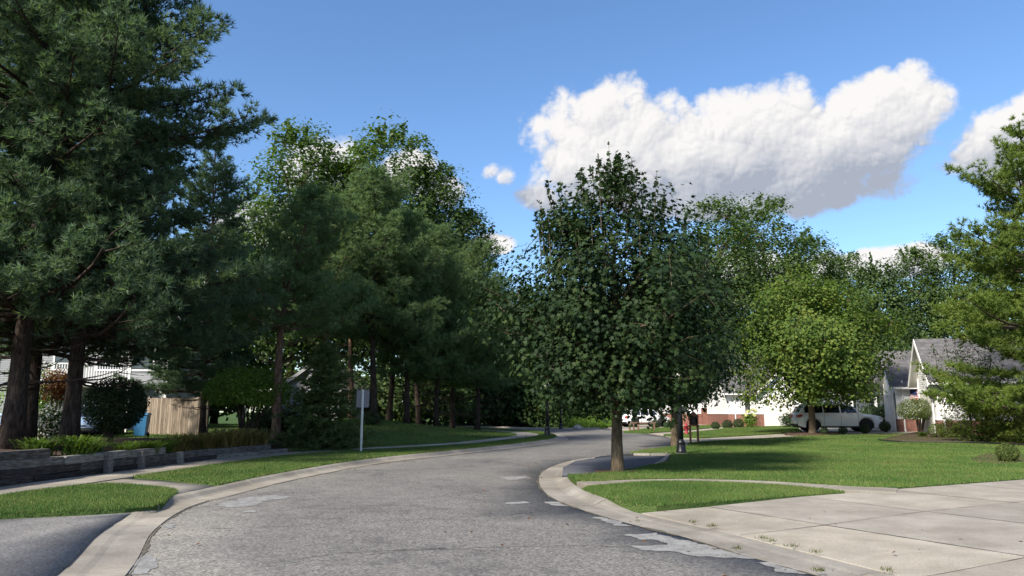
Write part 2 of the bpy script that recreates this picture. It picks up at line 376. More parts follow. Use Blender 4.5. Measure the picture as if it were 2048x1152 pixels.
class MB:
    def __init__(s): s.v = []; s.f = []; s.uv = []
    def add(s, vs, fs):
        b = len(s.v); s.v += [tuple(v) for v in vs]; s.f += [tuple(b + i for i in f) for f in fs]; return s
    def box(s, x0, x1, y0, y1, z0, z1, m=None):
        vs = [Vector((x, y, z)) for z in (z0, z1) for y in (y0, y1) for x in (x0, x1)]
        if m is not None: vs = [m @ v for v in vs]
        return s.add(vs, [(0, 2, 3, 1), (4, 5, 7, 6), (0, 1, 5, 4), (2, 6, 7, 3), (0, 4, 6, 2), (1, 3, 7, 5)])
    def cbox(s, x0, x1, y0, y1, z0, z1, c=.02):
        # box with chamfered upright and top edges
        c = min(c, (x1 - x0) * .4, (y1 - y0) * .4, (z1 - z0) * .4)
        def ring(i, z): return [(x0 + i + c, y0 + i, z), (x1 - i - c, y0 + i, z), (x1 - i, y0 + i + c, z), (x1 - i, y1 - i - c, z), (x1 - i - c, y1 - i, z), (x0 + i + c, y1 - i, z), (x0 + i, y1 - i - c, z), (x0 + i, y0 + i + c, z)]
        vs = ring(0, z0) + ring(0, z1 - c) + ring(c * .7, z1)
        fs = [tuple(range(7, -1, -1)), tuple(range(16, 24))]
        for r in (0, 8):
            for i in range(8): fs.append((r + i, r + (i + 1) % 8, r + 8 + (i + 1) % 8, r + 8 + i))
        return s.add(vs, fs)
    def prism(s, pts, axis, a0, a1, m=None):
        # polygon in the two other axes, extruded along axis 0/1/2
        def mk(p, a):
            v = [p[0], p[1]]; v.insert(axis, a); v = Vector(v); return m @ v if m is not None else v
        n = len(pts); vs = [mk(p, a0) for p in pts] + [mk(p, a1) for p in pts]
        fs = [tuple(range(n - 1, -1, -1)), tuple(range(n, 2 * n))] + [(i, (i + 1) % n, n + (i + 1) % n, n + i) for i in range(n)]
        return s.add(vs, fs)
    def tube(s, path, rad, n=8, cap=True):
        path = [Vector(p) for p in path]; k = len(path)
        if not isinstance(rad, (list, tuple)): rad = [rad] * k
        vs = []; up = Vector((0, 0, 1)); ref = None
        for i, p in enumerate(path):
            d = (path[min(i + 1, k - 1)] - path[max(i - 1, 0)]).normalized()
            if ref is None: ref = Vector((1, 0, 0)) if abs(d.x) < .8 else Vector((0, 1, 0))
            a = (ref - d * ref.dot(d)).normalized(); b = d.cross(a); ref = a
            for j in range(n):
                t = 2 * math.pi * j / n; vs.append(p + (a * math.cos(t) + b * math.sin(t)) * rad[i])
        fs = [(i * n + j, i * n + (j + 1) % n, (i + 1) * n + (j + 1) % n, (i + 1) * n + j) for i in range(k - 1) for j in range(n)]
        if cap: fs += [tuple(range(n - 1, -1, -1)), tuple(range((k - 1) * n, k * n))]
        return s.add(vs, fs)
    def lathe(s, prof, n=16, c=(0, 0, 0), m=None):
        vs = []
        for r, z in prof:
            for j in range(n):
                t = 2 * math.pi * j / n; v = Vector((c[0] + r * math.cos(t), c[1] + r * math.sin(t), c[2] + z)); vs.append(m @ v if m is not None else v)
        k = len(prof)
        fs = [(i * n + j, i * n + (j + 1) % n, (i + 1) * n + (j + 1) % n, (i + 1) * n + j) for i in range(k - 1) for j in range(n)]
        fs += [tuple(range(n - 1, -1, -1)), tuple(range((k - 1) * n, k * n))]
        return s.add(vs, fs)
    def build(s, name, mat, parent=None, smooth=False, uv=False):
        me = bpy.data.meshes.new(name); me.from_pydata(s.v, [], s.f); me.update()
        if smooth: me.polygons.foreach_set('use_smooth', [True] * len(me.polygons))
        if uv: box_uv(me)
        return link(name, me, parent, mat)
def box_uv(me):
    # metres on the wall: along the face horizontally, up the face vertically
    l = me.uv_layers.new(name='uv'); 
    for p in me.polygons:
        n = p.normal; u = Vector((-n.y, n.x, 0)); u = u.normalized() if u.length > .05 else Vector((1, 0, 0)); v = n.cross(u)
        for i in p.loop_indices:
            co = me.vertices[me.loops[i].vertex_index].co; l.data[i].uv = (co.dot(u), co.dot(v))

def spline(pts, step=.6):
    P = [np.array(p, float) for p in pts]; out = []
    for i in range(len(P) - 1):
        p0 = P[max(i - 1, 0)]; p1 = P[i]; p2 = P[i + 1]; p3 = P[min(i + 2, len(P) - 1)]
        n = max(2, int(np.linalg.norm(p2 - p1) / step))
        for k in range(n):
            t = k / n
            out.append(.5 * ((2 * p1) + (-p0 + p2) * t + (2 * p0 - 5 * p1 + 4 * p2 - p3) * t * t + (-p0 + 3 * p1 - 3 * p2 + p3) * t ** 3))
    out.append(P[-1]); return np.array(out)
def offset(path, d):
    t = np.gradient(path, axis=0); t /= np.linalg.norm(t, axis=1)[:, None] + 1e-9
    return path + np.stack([t[:, 1], -t[:, 0]], 1) * d           # +d = to the right of travel
def resample(path, step):
    s = np.r_[0, np.cumsum(np.linalg.norm(np.diff(path, axis=0), axis=1))]; n = max(2, int(round(s[-1] / step)) + 1)
    q = np.linspace(0, s[-1], n); return np.stack([np.interp(q, s, path[:, 0]), np.interp(q, s, path[:, 1])], 1)
def inside(poly, P):
    x, y = P[:, 0], P[:, 1]; c = np.zeros(len(P), bool); n = len(poly)
    for i in range(n):
        x0, y0 = poly[i]; x1, y1 = poly[(i + 1) % n]
        if y0 == y1: continue
        k = ((y0 > y) != (y1 > y)) & (x < (x1 - x0) * (y - y0) / (y1 - y0) + x0); c ^= k
    return c
def sheet(name, poly, mat, zf, step=1.0, skirt=.25, parent=None, kind='structure', jitter=.35):
    poly = [tuple(map(float, p)) for p in poly]
    A = np.array(poly); lo = A.min(0); hi = A.max(0)
    gx, gy = np.meshgrid(np.arange(lo[0] + step * .5, hi[0], step), np.arange(lo[1] + step * .5, hi[1], step))
    P = np.stack([gx.ravel(), gy.ravel()], 1); rs = np.random.RandomState(len(poly)); P += rs.uniform(-jitter, jitter, P.shape) * step
    P = P[inside(poly, P)]
    # keep interior points off the border
    if len(P):
        B = resample(np.vstack([A, A[:1]]), step * .5)
        dmin = np.min(np.linalg.norm(P[:, None] - B[None], axis=2), axis=1); P = P[dmin > step * .3]
    pts = [Vector(p) for p in poly] + [Vector(p) for p in P]
    n = len(poly)
    vs, es, fs, *_ = delaunay_2d_cdt(pts, [], [list(range(n))], 1, 1e-5)
    V = [(v.x, v.y, zf(v.x, v.y)) for v in vs]; F = [tuple(f) for f in fs]
    # skirt along the border
    cnt = {}
    for f in F:
        for i in range(len(f)):
            a, b = f[i], f[(i + 1) % len(f)]; cnt[(a, b)] = cnt.get((a, b), 0) + 1
    if skirt:
        idx = {}
        for (a, b) in list(cnt):
            if (b, a) not in cnt:
                for q in (a, b):
                    if q not in idx: idx[q] = len(V); V.append((V[q][0], V[q][1], V[q][2] - skirt))
                F.append((b, a, idx[a], idx[b]))
    me = bpy.data.meshes.new(name); me.from_pydata(V, [], F); me.update()
    me.polygons.foreach_set('use_smooth', [len(p.vertices) == 3 for p in me.polygons])
    o = link(name, me, parent, mat)
    if kind: o['kind'] = kind
    return o

# ------------------------------------------------------------------ leaves and needles in bulk
def rotations(d, spin, rs):
    # frames whose z axis is d, turned by spin
    d = d / (np.linalg.norm(d, axis=1)[:, None] + 1e-9)
    ref = np.where(np.abs(d[:, 2:3]) < .9, np.array([[0, 0, 1.]]), np.array([[1., 0, 0]]))
    x = np.cross(ref, d); x /= np.linalg.norm(x, axis=1)[:, None] + 1e-9; y = np.cross(d, x)
    c, s = np.cos(spin)[:, None], np.sin(spin)[:, None]
    return np.stack([x * c + y * s, -x * s + y * c, d], axis=2)
def scatter(B, F, P, Rm, S):
    V = np.einsum('nij,kj->nki', Rm, B) * S[:, None, None] + P[:, None, :]
    n, k = len(P), len(B)
    FF = F[None] + (np.arange(n) * k)[:, None, None]
    return V.reshape(-1, 3), FF.reshape(-1, F.shape[1])
def leaf_shape(kind):
    # in the xy plane, stalk at the origin, tip along +y
    if kind == 'maple':
        o = [(0, 0), (.34, .08), (.22, .26), (.56, .50), (.22, .52), (0, 1), (-.22, .52), (-.56, .50), (-.22, .26), (-.34, .08)]
        B = np.array([(x, y, -.16 * abs(x) - .08 * y * y) for x, y in o])
        return B, np.array([(0, 1, 2), (2, 3, 4), (4, 5, 6), (6, 7, 8), (8, 9, 0), (0, 2, 4), (0, 4, 6), (0, 6, 8)])
    if kind == 'oval':
        B = np.array([(0, 0, 0), (.34, .45, .04), (0, 1, -.03), (-.34, .45, .04)]); return B, np.array([(0, 1, 2), (0, 2, 3)])
    if kind == 'round':
        B = np.array([(0, 0, 0), (.42, .25, .03), (.4, .65, .0), (0, 1, -.05), (-.4, .65, 0), (-.42, .25, .03)]); return B, np.array([(0, 1, 2), (0, 2, 3), (0, 3, 4), (0, 4, 5)])
def tuft(n, L, w, seed, spread=1.0, back=.15):
    rs = np.random.RandomState(seed); V = []
    for i in range(n):
        th = rs.uniform(0, 2 * math.pi); ph = math.acos(1 - rs.uniform(0, 1) * (1 - math.cos(spread * 1.25)))
        d = np.array([math.sin(ph) * math.cos(th), math.sin(ph) * math.sin(th), math.cos(ph)])
        a = np.cross(d, rs.normal(size=3)); a /= np.linalg.norm(a); l = L * rs.uniform(.75, 1.15)
        o = np.array([0, 0, -back * L * rs.uniform(0, 1.5)])
        V += [o - a * w * .5, o + a * w * .5, o + d * l]
    return np.array(V), np.arange(3 * n).reshape(-1, 3)
def cat_mesh(parts):
    Vs, Fs, b = [], [], 0
    for V, F in parts:
        Vs.append(V); Fs.append(F + b); b += len(V)
    return np.vstack(Vs), np.vstack(Fs)

def pine_meshes(name, seed, H, base, prof, spacing=.55, per=5, tip_up=.25, droop=.0, twigs=7, sub=4, tn=14, tl=.16, tw=.018, bare_from=None, trunk_r=.28, lean=(0, 0), start=.25, bend=0., wob=.15, limb=.05, flat=1.0, puff=0.):
    """trunk with limbs, and a crown of needle tufts; prof(h 0..1) is the branch length"""
    rs = np.random.RandomState(seed); wood = MB()
    def axis(z):
        t = z / H
        return np.array([lean[0] * t + bend * math.sin(t * 3.1) + wob * math.sin(z * .6 + seed) * t, lean[1] * t + wob * math.cos(z * .5 + seed) * t, z])
    zs = np.linspace(0, H, 16)
    wood.tube([tuple(axis(z) - np.array([0, 0, .15 if i == 0 else 0])) for i, z in enumerate(zs)], [trunk_r * (1.35 if i == 0 else 1) * (1 - .93 * (z / H) ** .85) + .012 for i, z in enumerate(zs)], 10)
    P, D = [], []
    z = bare_from if bare_from is not None else base
    az0 = rs.uniform(0, 6.28)
    while z < H - .15:
        h = clamp((z - base) / (H - base)); bare = z < base
        n = max(3, int(per + rs.randint(-1, 2) - (2 if h > .8 else 0)))
        for k in range(n):
            if bare and rs.rand() < .35: continue
            a = az0 + 2 * math.pi * k / n + rs.uniform(-.35, .35)
            Lb = (prof(h) if not bare else prof(0) * .55) * rs.uniform(.68, 1.18)
            if Lb < .12: continue
            e = -droop * (1 - h) + .75 * h ** 1.6 + rs.uniform(-.08, .14)
            dirh = np.array([math.cos(a), math.sin(a), 0]); side = np.array([-math.sin(a), math.cos(a), 0])
            sw = rs.uniform(-.18, .18); o = axis(z + rs.uniform(-.12, .12))
            def pt(t): return o + dirh * (Lb * t * math.cos(e * .8)) + side * (Lb * sw * t * t) + np.array([0, 0, Lb * (math.sin(e) * t + tip_up * t ** 2.2 - .12 * t * (1 - t))])
            q = [pt(t) for t in (0, .25, .5, .75, 1)]
            r0 = limb * (Lb / 3.5) ** .8 * (.6 if bare else 1) + .008
            wood.tube([tuple(v) for v in q], [r0, r0 * .75, r0 * .55, r0 * .35, r0 * .15], 5, False)
            if bare:
                for j in range(2):
                    t = rs.uniform(.4, .9); p = pt(t); s = rs.choice((-1, 1)); e2 = p + (dirh * .5 + side * s * .8) * Lb * .25 + np.array([0, 0, rs.uniform(-.3, .1)])
                    wood.tube([tuple(p), tuple(e2)], [r0 * .35, r0 * .1], 4, False)
                continue
            nt = max(3, int(twigs * (Lb / 3.0) ** .7 + 1))
            for j in range(nt + 1):
                t = start + (1 - start) * (j + rs.uniform(-.3, .3)) / nt; t = clamp(t, .1, 1)
                p = pt(t); fw = pt(min(1, t + .05)) - pt(t - .05); fw /= np.linalg.norm(fw) + 1e-9
                for s in (-1, 1):
                    tl_ = Lb * (.42 * (1 - t) + .14) * rs.uniform(.6, 1.2)
                    td = fw * rs.uniform(.55, .95) + side * s * rs.uniform(.5, .95) + np.array([0, 0, rs.uniform(-.12, .32) * flat]); td /= np.linalg.norm(td)
                    ns = max(2, int(sub * (.5 + tl_ / .8)))
                    if tl_ > .5 and rs.rand() < .4: wood.tube([tuple(p), tuple(p + td * tl_ * .9)], [r0 * .25, r0 * .08], 3, False)
                    for m_ in range(ns):
                        u = (m_ + rs.uniform(.2, 1)) / ns
                        if puff:
                            g = rs.normal(size=3); g /= np.linalg.norm(g) + 1e-9; g *= puff * rs.uniform(.3, 1.0) * np.array([1.15, 1.15, .8])
                            P.append(p + td * tl_ * (.45 + .6 * u) + g); D.append(td * .35 + g / puff * .9 + np.array([0, 0, .5]) + rs.normal(size=3) * .2)
                        else:
                            P.append(p + td * tl_ * u + rs.normal(size=3) * .07 * np.array([1, 1, .7])); D.append(td * .75 + np.array([0, 0, .45]) + rs.normal(size=3) * .35)
        z += spacing * rs.uniform(.75, 1.25) * (1.25 if bare else 1); az0 += .7
    # leader
    for i in range(10):
        P.append(axis(H - i * .07) + rs.normal(size=3) * .05); D.append(np.array([0, 0, 1]) + rs.normal(size=3) * .5)
    P = np.array(P); D = np.array(D); n = len(P); parts = []
    k = 5; pick = rs.randint(0, k, n)
    for v in range(k):
        B, F = tuft(tn, tl, tw, seed * 10 + v); s = pick == v
        parts.append(scatter(B, F, P[s], rotations(D[s], rs.uniform(0, 6.28, s.sum()), rs), rs.uniform(.75, 1.3, s.sum())))
    V, F = cat_mesh(parts)
    cm = npmesh(name + '_crown', V, F)
    wm = bpy.data.meshes.new(name + '_wood'); wm.from_pydata(wood.v, [], wood.f); wm.update(); wm.polygons.foreach_set('use_smooth', [True] * len(wm.polygons))
    return wm, cm

def broadleaf_meshes(name, seed, H, trunk_h, rfun, nclump=420, per=45, leaf='oval', size=.12, clump_r=.38, trunk_r=.18, shoots=0, shoot_top=.6, lean=(0, 0), shell=.55, droop=.3, off=(0, 0), gappy=0., flat=.75, limbs=14, fork=False, lump=.16):
    """trunk, limbs and leaf clumps; rfun(h 0..1) the crown radius from trunk_h to H"""
    rs = np.random.RandomState(seed); wood = MB(); C = []
    tries = 0
    rmax = max(rfun(t) for t in np.linspace(0, 1, 30))
    holes = [np.array([rs.uniform(-1, 1) * rmax, rs.uniform(-1, 1) * rmax, rs.uniform(trunk_h, H)]) for _ in range(int(gappy * 30))]
    while len(C) < nclump and tries < nclump * 60:
        tries += 1
        h = rs.uniform(0, 1); r = rfun(h)
        a = rs.uniform(0, 6.28)
        bulge = 1 + lump * math.sin(a * 3 + seed + h * 5) + lump * .6 * math.sin(a * 7 + h * 11 + seed * 2)
        if rs.rand() > (r / rmax) ** 1.5: continue
        rr = r * bulge * (shell + (1 - shell) * rs.rand()) if rs.rand() < .78 else r * math.sqrt(rs.rand()) * .8
        p = np.array([math.cos(a) * rr + off[0] * h, math.sin(a) * rr + off[1] * h, trunk_h + h * (H - trunk_h)])
        if any(np.linalg.norm(p - q) < rmax * .27 for q in holes): continue
        C.append(p)
    C = np.array(C)
    top = trunk_h + (H - trunk_h) * (.75 if not fork else .4)
    ax = lambda z: np.array([lean[0] * z / H + .05 * math.sin(z * 1.3 + seed) + off[0] * clamp((z - trunk_h) / (H - trunk_h)) * .8, lean[1] * z / H + .05 * math.cos(z + seed), z])
    zs = np.r_[0, .12, .35, np.linspace(.8, top, 8)]
    wood.tube([tuple(ax(z) - np.array([0, 0, .1 if i == 0 else 0])) for i, z in enumerate(zs)], [trunk_r * (1.45 if i == 0 else 1.2 if i == 1 else 1.06 if i == 2 else 1) * (1 - .8 * (z / top) ** 1.3) for i, z in enumerate(zs)], 12)
    # limbs go to a spread of clump centres; twigs from limbs to clumps near them
    order = rs.permutation(len(C)); limbset = []
    for i in order[:limbs * 3]:
        c = C[i]; z0 = clamp(c[2] - np.linalg.norm(c[:2] - ax(c[2])[:2]) * rs.uniform(.6, 1.1), trunk_h * .92, top * .97); o = ax(z0)
        mid = o * .45 + c * .55 + np.array([0, 0, .12 * np.linalg.norm(c - o)]) + rs.normal(size=3) * .08
        big = len(limbset) < limbs; r0 = trunk_r * (.42 if big else .2) * (1 - .5 * (z0 / H))
        pts = [o, o * .7 + mid * .3 + np.array([0, 0, .03]), mid, c]
        wood.tube([tuple(v) for v in pts], [r0, r0 * .8, r0 * .5, r0 * .12], 6 if big else 4, False)
        limbset.append(pts)
    anchors = np.array([p for l in limbset for p in (l[1], l[2], l[3])])
    for i in order[limbs * 3:limbs * 3 + 260]:
        c = C[i]; q = anchors[np.argmin(np.linalg.norm(anchors - c, axis=1))]
        wood.tube([tuple(q), tuple((q + c) * .5 + np.array([0, 0, .06])), tuple(c)], [.018, .012, .004], 3, False)
    n = len(C) * per; ci = np.repeat(np.arange(len(C)), per)
    g = rs.normal(size=(n, 3)); g *= (np.minimum(1.7, np.linalg.norm(g, axis=1)) / (np.linalg.norm(g, axis=1) + 1e-9))[:, None]
    csz = rs.uniform(.65, 1.35, len(C))[ci][:, None]
    P = C[ci] + g * clump_r * csz * np.array([1, 1, flat])
    out = C[ci] - np.array([0, 0, trunk_h + (H - trunk_h) * .35]); out[:, 2] *= .6
    out /= np.linalg.norm(out, axis=1)[:, None] + 1e-9
    # shoots standing up out of the crown
    SP = []
    for k in range(shoots):
        a = rs.uniform(0, 6.28); h = rs.uniform(shoot_top, 1.0); r = rfun(h) * (rs.uniform(.7, 1.05) if h < .85 else rs.uniform(.1, 1.0)); b = np.array([math.cos(a) * r + off[0] * h, math.sin(a) * r + off[1] * h, trunk_h + h * (H - trunk_h) * .98])
        l = rs.uniform(.65, 1.35) if h > .72 else rs.uniform(.35, .8); tip = b + np.array([math.cos(a) * .12, math.sin(a) * .12, 1]) * l
        wood.tube([tuple(b - np.array([0, 0, .5])), tuple(tip)], [.016, .004], 3, False)
        for j in range(38):
            t = rs.rand(); SP.append(b + (tip - b) * t + rs.normal(size=3) * .11 * (1.15 - t) * np.array([1, 1, .6]))
    nrm = out * .55 + np.array([0, 0, .55]) + rs.normal(size=(n, 3)) * .38 + g * .25
    if SP:
        SP = np.array(SP); P = np.vstack([P, SP]); nrm = np.vstack([nrm, rs.normal(size=(len(SP), 3)) * .7 + np.array([0, 0, .5])])
    B, F = leaf_shape(leaf)
    V, FF = scatter(B, F, P, rotations(nrm, rs.uniform(0, 6.28, len(P)), rs), size * rs.uniform(.65, 1.3, len(P)))
    cm = npmesh(name + '_crown', V, FF)
    wm = bpy.data.meshes.new(name + '_wood'); wm.from_pydata(wood.v, [], wood.f); wm.update(); wm.polygons.foreach_set('use_smooth', [True] * len(wm.polygons))
    return wm, cm

def tree(name, meshes, mats, loc, rz, scale, label, cat='tree', group=None, crown_name='crown'):
    wm, cm = meshes
    for me, m in ((wm, mats[0]), (cm, mats[1])):
        if not me.materials: me.materials.append(MATS[m])
    r = empty(name, loc, rz); r.scale = scale if isinstance(scale, tuple) else (scale,) * 3
    t = link('trunk', wm, r); c = link(crown_name, cm, r)
    for o, m in ((t, mats[0]), (c, mats[1])):
        if o.data.materials[0] != MATS[m]:
            o.material_slots[0].link = 'OBJECT'; o.material_slots[0].material = MATS[m]
    return tag(r, label, cat, group)

def shrub_meshes(name, seed, rx, ry, rz_, zc, n, size, leaf='oval', stems=5, stem_h=None, shell=.82, rough=.10, flat_bottom=0., power=2.0, thick=.2):
    rs = np.random.RandomState(seed)
    d = rs.normal(size=(n, 3)); d /= np.linalg.norm(d, axis=1)[:, None]
    if flat_bottom: d[:, 2] = np.where(d[:, 2] < -flat_bottom, -flat_bottom * rs.uniform(.5, 1, n), d[:, 2])
    a = np.arctan2(d[:, 1], d[:, 0]); lum = 1 + rough * (np.sin(a * 3 + seed) * .6 + np.sin(a * 7 + d[:, 2] * 5 + seed) * .5 + np.sin(d[:, 2] * 9 + a * 2) * .5)
    r = (1 - thick * rs.rand(n) ** 1.6) * lum
    inner = rs.rand(n) > shell; r[inner] *= rs.uniform(.4, 1, inner.sum())
    P = d * r[:, None] * np.array([rx, ry, rz_]) + np.array([0, 0, zc])
    P[:, 2] = np.maximum(P[:, 2], .02)
    nr = d * .8 + rs.normal(size=(n, 3)) * .45 + np.array([0, 0, .25])
    B, F = leaf_shape(leaf)
    V, FF = scatter(B, F, P, rotations(nr, rs.uniform(0, 6.28, n), rs), size * rs.uniform(.6, 1.3, n))
    cm = npmesh(name + '_leaves', V, FF); w = MB()
    for k in range(stems):
        t = rs.uniform(0, 6.28); q = rs.uniform(.03, .12) * max(1, rx); e = Vector((math.cos(t) * rx * rs.uniform(.3, .65), math.sin(t) * ry * rs.uniform(.3, .65), zc + rz_ * rs.uniform(-.2, .4)))
        b = Vector((math.cos(t) * q, math.sin(t) * q, -.05)); mid = b * .5 + e * .5 + Vector((0, 0, .05)); rr = .022 + .02 * rx
        w.tube([b, mid, e], [rr, rr * .75, rr * .3], 6, False)
    wm = bpy.data.meshes.new(name + '_stems'); wm.from_pydata(w.v, [], w.f); wm.update(); wm.polygons.foreach_set('use_smooth', [True] * len(wm.polygons))
    return wm, cm
def shrub(name, meshes, mats, loc, rz, scale, label, cat='shrub', group=None):
    wm, cm = meshes
    for me, m in ((wm, mats[0]), (cm, mats[1])):
        if not me.materials: me.materials.append(MATS[m])
    r = empty(name, loc, rz); r.scale = scale if isinstance(scale, tuple) else (scale,) * 3
    link('stems', wm, r); link('foliage', cm, r)
    return tag(r, label, cat, group)

def blades_mesh(name, P, h, w, seed, lean=.5):
    rs = np.random.RandomState(seed); n = len(P)
    a = rs.uniform(0, 6.28, n); l = rs.uniform(.1, 1, n) * lean; hh = h * rs.uniform(.55, 1.3, n); ww = w * rs.uniform(.6, 1.2, n)
    ax = np.stack([np.cos(a), np.sin(a), np.zeros(n)], 1); b = rs.uniform(0, 6.28, n)
    tip = P + np.stack([np.cos(b) * l * hh, np.sin(b) * l * hh, hh], 1)
    V = np.stack([P - ax * ww[:, None] * .5, P + ax * ww[:, None] * .5, tip], 1).reshape(-1, 3)
    return npmesh(name, V, np.arange(3 * n).reshape(-1, 3))
def grass_on(name, poly, zf, dens, h, w, seed, label, edge=True, near=None, mat='grass_blades'):
    A = np.array(poly); lo = A.min(0); hi = A.max(0); rs = np.random.RandomState(seed)
    n = int((hi[0] - lo[0]) * (hi[1] - lo[1]) * dens); P = rs.uniform(lo, hi, (n, 2))
    # fewer blades with distance
    d = np.linalg.norm(P, axis=1); keep = rs.rand(n) < np.clip((16 / np.maximum(d, 1)) ** 1.1, 0, 1)
    fov = np.abs(P[:, 0]) < P[:, 1] * .72 + 1.0
    P = P[keep & fov]; P = P[inside(poly, P)]
    if edge:
        E_ = resample(np.vstack([A, A[:1]]), .012) + rs.normal(size=(1, 2)) * 0; E_ = E_ + rs.normal(size=E_.shape) * .02
        d = np.linalg.norm(E_, axis=1); E_ = E_[(rs.rand(len(E_)) < np.clip((13 / d) ** 1.2, 0, 1)) & (np.abs(E_[:, 0]) < E_[:, 1] * .72 + 1)]; P = np.vstack([P, E_])
    Z = np.array([zf(x, y) for x, y in P]) - .005
    dist = np.linalg.norm(P, axis=1)
    o = link(name, blades_mesh(name, np.c_[P, Z], h, w * np.clip(dist / 15, 1, 2.6), seed), None, mat)
    return tag(o, label, 'grass', kind='stuff')

# ------------------------------------------------------------------ the setting
Lp = spline([(1.5, -9), (-1.0, -2), (-2.6, 3.5)] + [G(*p) for p in [(249, 1152), (305, 1062), (382, 1013), (470, 989), (560, 966), (700, 937), (800, 922), (900, 911), (1000, 900), (1080, 890), (1122, 883.5), (1136, 878), (1124, 871), (1090, 866), (1020, 861), (920, 857.5)]] + [(-14, 63), (-30, 66)])
Rp = spline([(10, -9), (6.6, -2), (4.3, 4.2)] + [G(*p) for p in [(1640, 1152), (1481, 1108), (1375, 1075), (1271, 1050), (1179, 1024), (1105, 995), (1080, 967), (1087, 944), (1123, 927), (1170, 917), (1240, 911), (1290, 903.5), (1330, 897), (1366, 888)]])
KW = .64
Lin, Rin = offset(Lp, -KW), offset(Rp, KW)
far = [G(*p) for p in [(1368, 887), (1356, 880), (1330, 873), (1290, 867), (1240, 861), (1205, 857), (1125, 858.5), (1040, 857), (925, 854)]] + [(-15, 71), (-30, 74)]

def ground():
    def ax(lo, hi, step, far_): return [-far_, -600, -250, -120, -70] + list(np.arange(lo, hi + .1, step)) + [70 + hi, 250, 600, far_]
    xs = ax(-40, 44, 1.5, 2500); ys = [-400, -150, -60] + list(np.arange(-16, 92, 1.5)) + [140, 250, 600, 1200, 2500]
    V = [(x, y, T(x, y) - .07) for y in ys for x in xs]; n = len(xs)
    F = [(j * n + i, j * n + i + 1, (j + 1) * n + i + 1, (j + 1) * n + i) for j in range(len(ys) - 1) for i in range(n - 1)]
    o = link('ground', npmesh('ground', np.array(V), np.array(F), True), None, 'ground_grass'); o['kind'] = 'structure'
ground()
road_poly = list(map(tuple, Lp)) + [tuple(p) for p in far[::-1]] + list(map(tuple, Rp[::-1][2:]))
road = sheet('road', road_poly, 'asphalt', lambda x, y: T(x, y) + .002, 1.6, .1)

def kerb(name, path, side, prof, i0, i1, seclen=3.0, mat='kerb_concrete', low=None):
    root = empty(name); root['kind'] = 'structure'
    P = resample(path, .5); t = np.gradient(P, axis=0); t /= np.linalg.norm(t, axis=1)[:, None]; nrm = np.stack([t[:, 1], -t[:, 0]], 1) * side
    k = int(seclen / .5); rs = random.Random(len(P)); a = i0
    while a < min(i1, len(P) - 1):
        b = min(a + k, len(P) - 1); V = []; dz = rs.uniform(-.006, .006)
        for i in range(a, b + 1):
            q = P[i]
            if i == a and a > i0: q = q + t[i] * .008
            if i == b: q = q - t[i] * .008
            lowf = low(q) if low else 0.
            for d, z in prof:
                x, y = q + nrm[i] * d; V.append((x, y, T(x, y) + dz + (z if z < .03 else z * (1 - lowf) + .02 * lowf)))
        n = len(prof); F = []
        for i in range(b - a):
            for j in range(n - 1):
                f = (i * n + j, i * n + j + 1, (i + 1) * n + j + 1, (i + 1) * n + j); F.append(f if side < 0 else f[::-1])
        F.append(tuple(range(n))); F.append(tuple(range((b - a) * n, (b - a + 1) * n))[::-1])
        me = bpy.data.meshes.new('kerb_section'); me.from_pydata(V, [], F); me.update()
        link('kerb_section', me, root, mat); a = b
    return root
roll = [(-.02, -.1), (-.015, .012), (.36, .008), (.44, .03), (.53, .085), (.60, .105), (KW, .108), (KW + .01, -.1)]
kerb('kerb', Lp, -1, roll, 0, 999, low=lambda q: 1 - sst(11.5, 13.2, q[1]))
kerb('kerb', Rp, 1, roll, 0, 999, low=lambda q: max(1 - sst(12.2, 13.4, q[1]), sst(17.6, 18.8, q[1]) * (1 - sst(24.5, 25.6, q[1]))))
kerb('kerb', np.array([p for p in resample(spline(far[5:]), .5)]), 1, [(-.02, -.1), (-.015, .012), (.3, .01), (.4, .1), (.5, .1), (.52, -.1)], 0, 999)

LZ = lambda x, y: T(x, y) + .112
# right side: concrete drive of separate slabs
def slab(name, quad, z, mat, parent, th=.12, gap=.008, c=.006):
    q = [np.array(p, float) for p in quad]; cen = sum(q) / len(q)
    q = [p + (cen - p) / np.linalg.norm(cen - p) * gap for p in q]; q2 = [p + (cen - p) / np.linalg.norm(cen - p) * c * 1.4 for p in q]
    n = len(q); zz = [T(*p) + (z(p) if callable(z) else z) + random.uniform(-.003, .003) for p in q]
    V = [(p[0], p[1], zz[i] - th) for i, p in enumerate(q)] + [(p[0], p[1], zz[i] - c) for i, p in enumerate(q)] + [(p[0], p[1], zz[i]) for i, p in enumerate(q2)]
    F = [tuple(range(2 * n, 3 * n))] + [(r + i, r + (i + 1) % n, r + n + (i + 1) % n, r + n + i) for r in (0, n) for i in range(n)]
    a = np.array(q); area = sum(a[i][0] * a[(i + 1) % n][1] - a[(i + 1) % n][0] * a[i][1] for i in range(n))
    if area < 0: F = [f[::-1] for f in F]
    me = bpy.data.meshes.new(name); me.from_pydata(V, [], F); me.update(); return link(name, me, parent, mat)
DA = np.array([.885, .466]); DB = np.array([.466, -.885])
D0 = np.array(G(1305, 1027))                                    # left front corner of the drive
drive = empty('driveway'); tag(drive, 'pale concrete driveway of square slabs', kind='structure')
rows = [0, 2.35, 5.0, 7.8, 10.6]
kin = resample(Rin, .2)
def front_u(v):
    # where the kerb's inner edge crosses the row line v, measured along the drive axis
    q = (kin - D0) @ DB; i = np.argmin(np.abs(q - v) + (np.abs(kin[:, 1] - 5) > 9) * 100); return float((kin[i] - D0) @ DA)
cols = [1.15, 3.4, 5.75, 8.1, 10.5, 13, 16, 19]
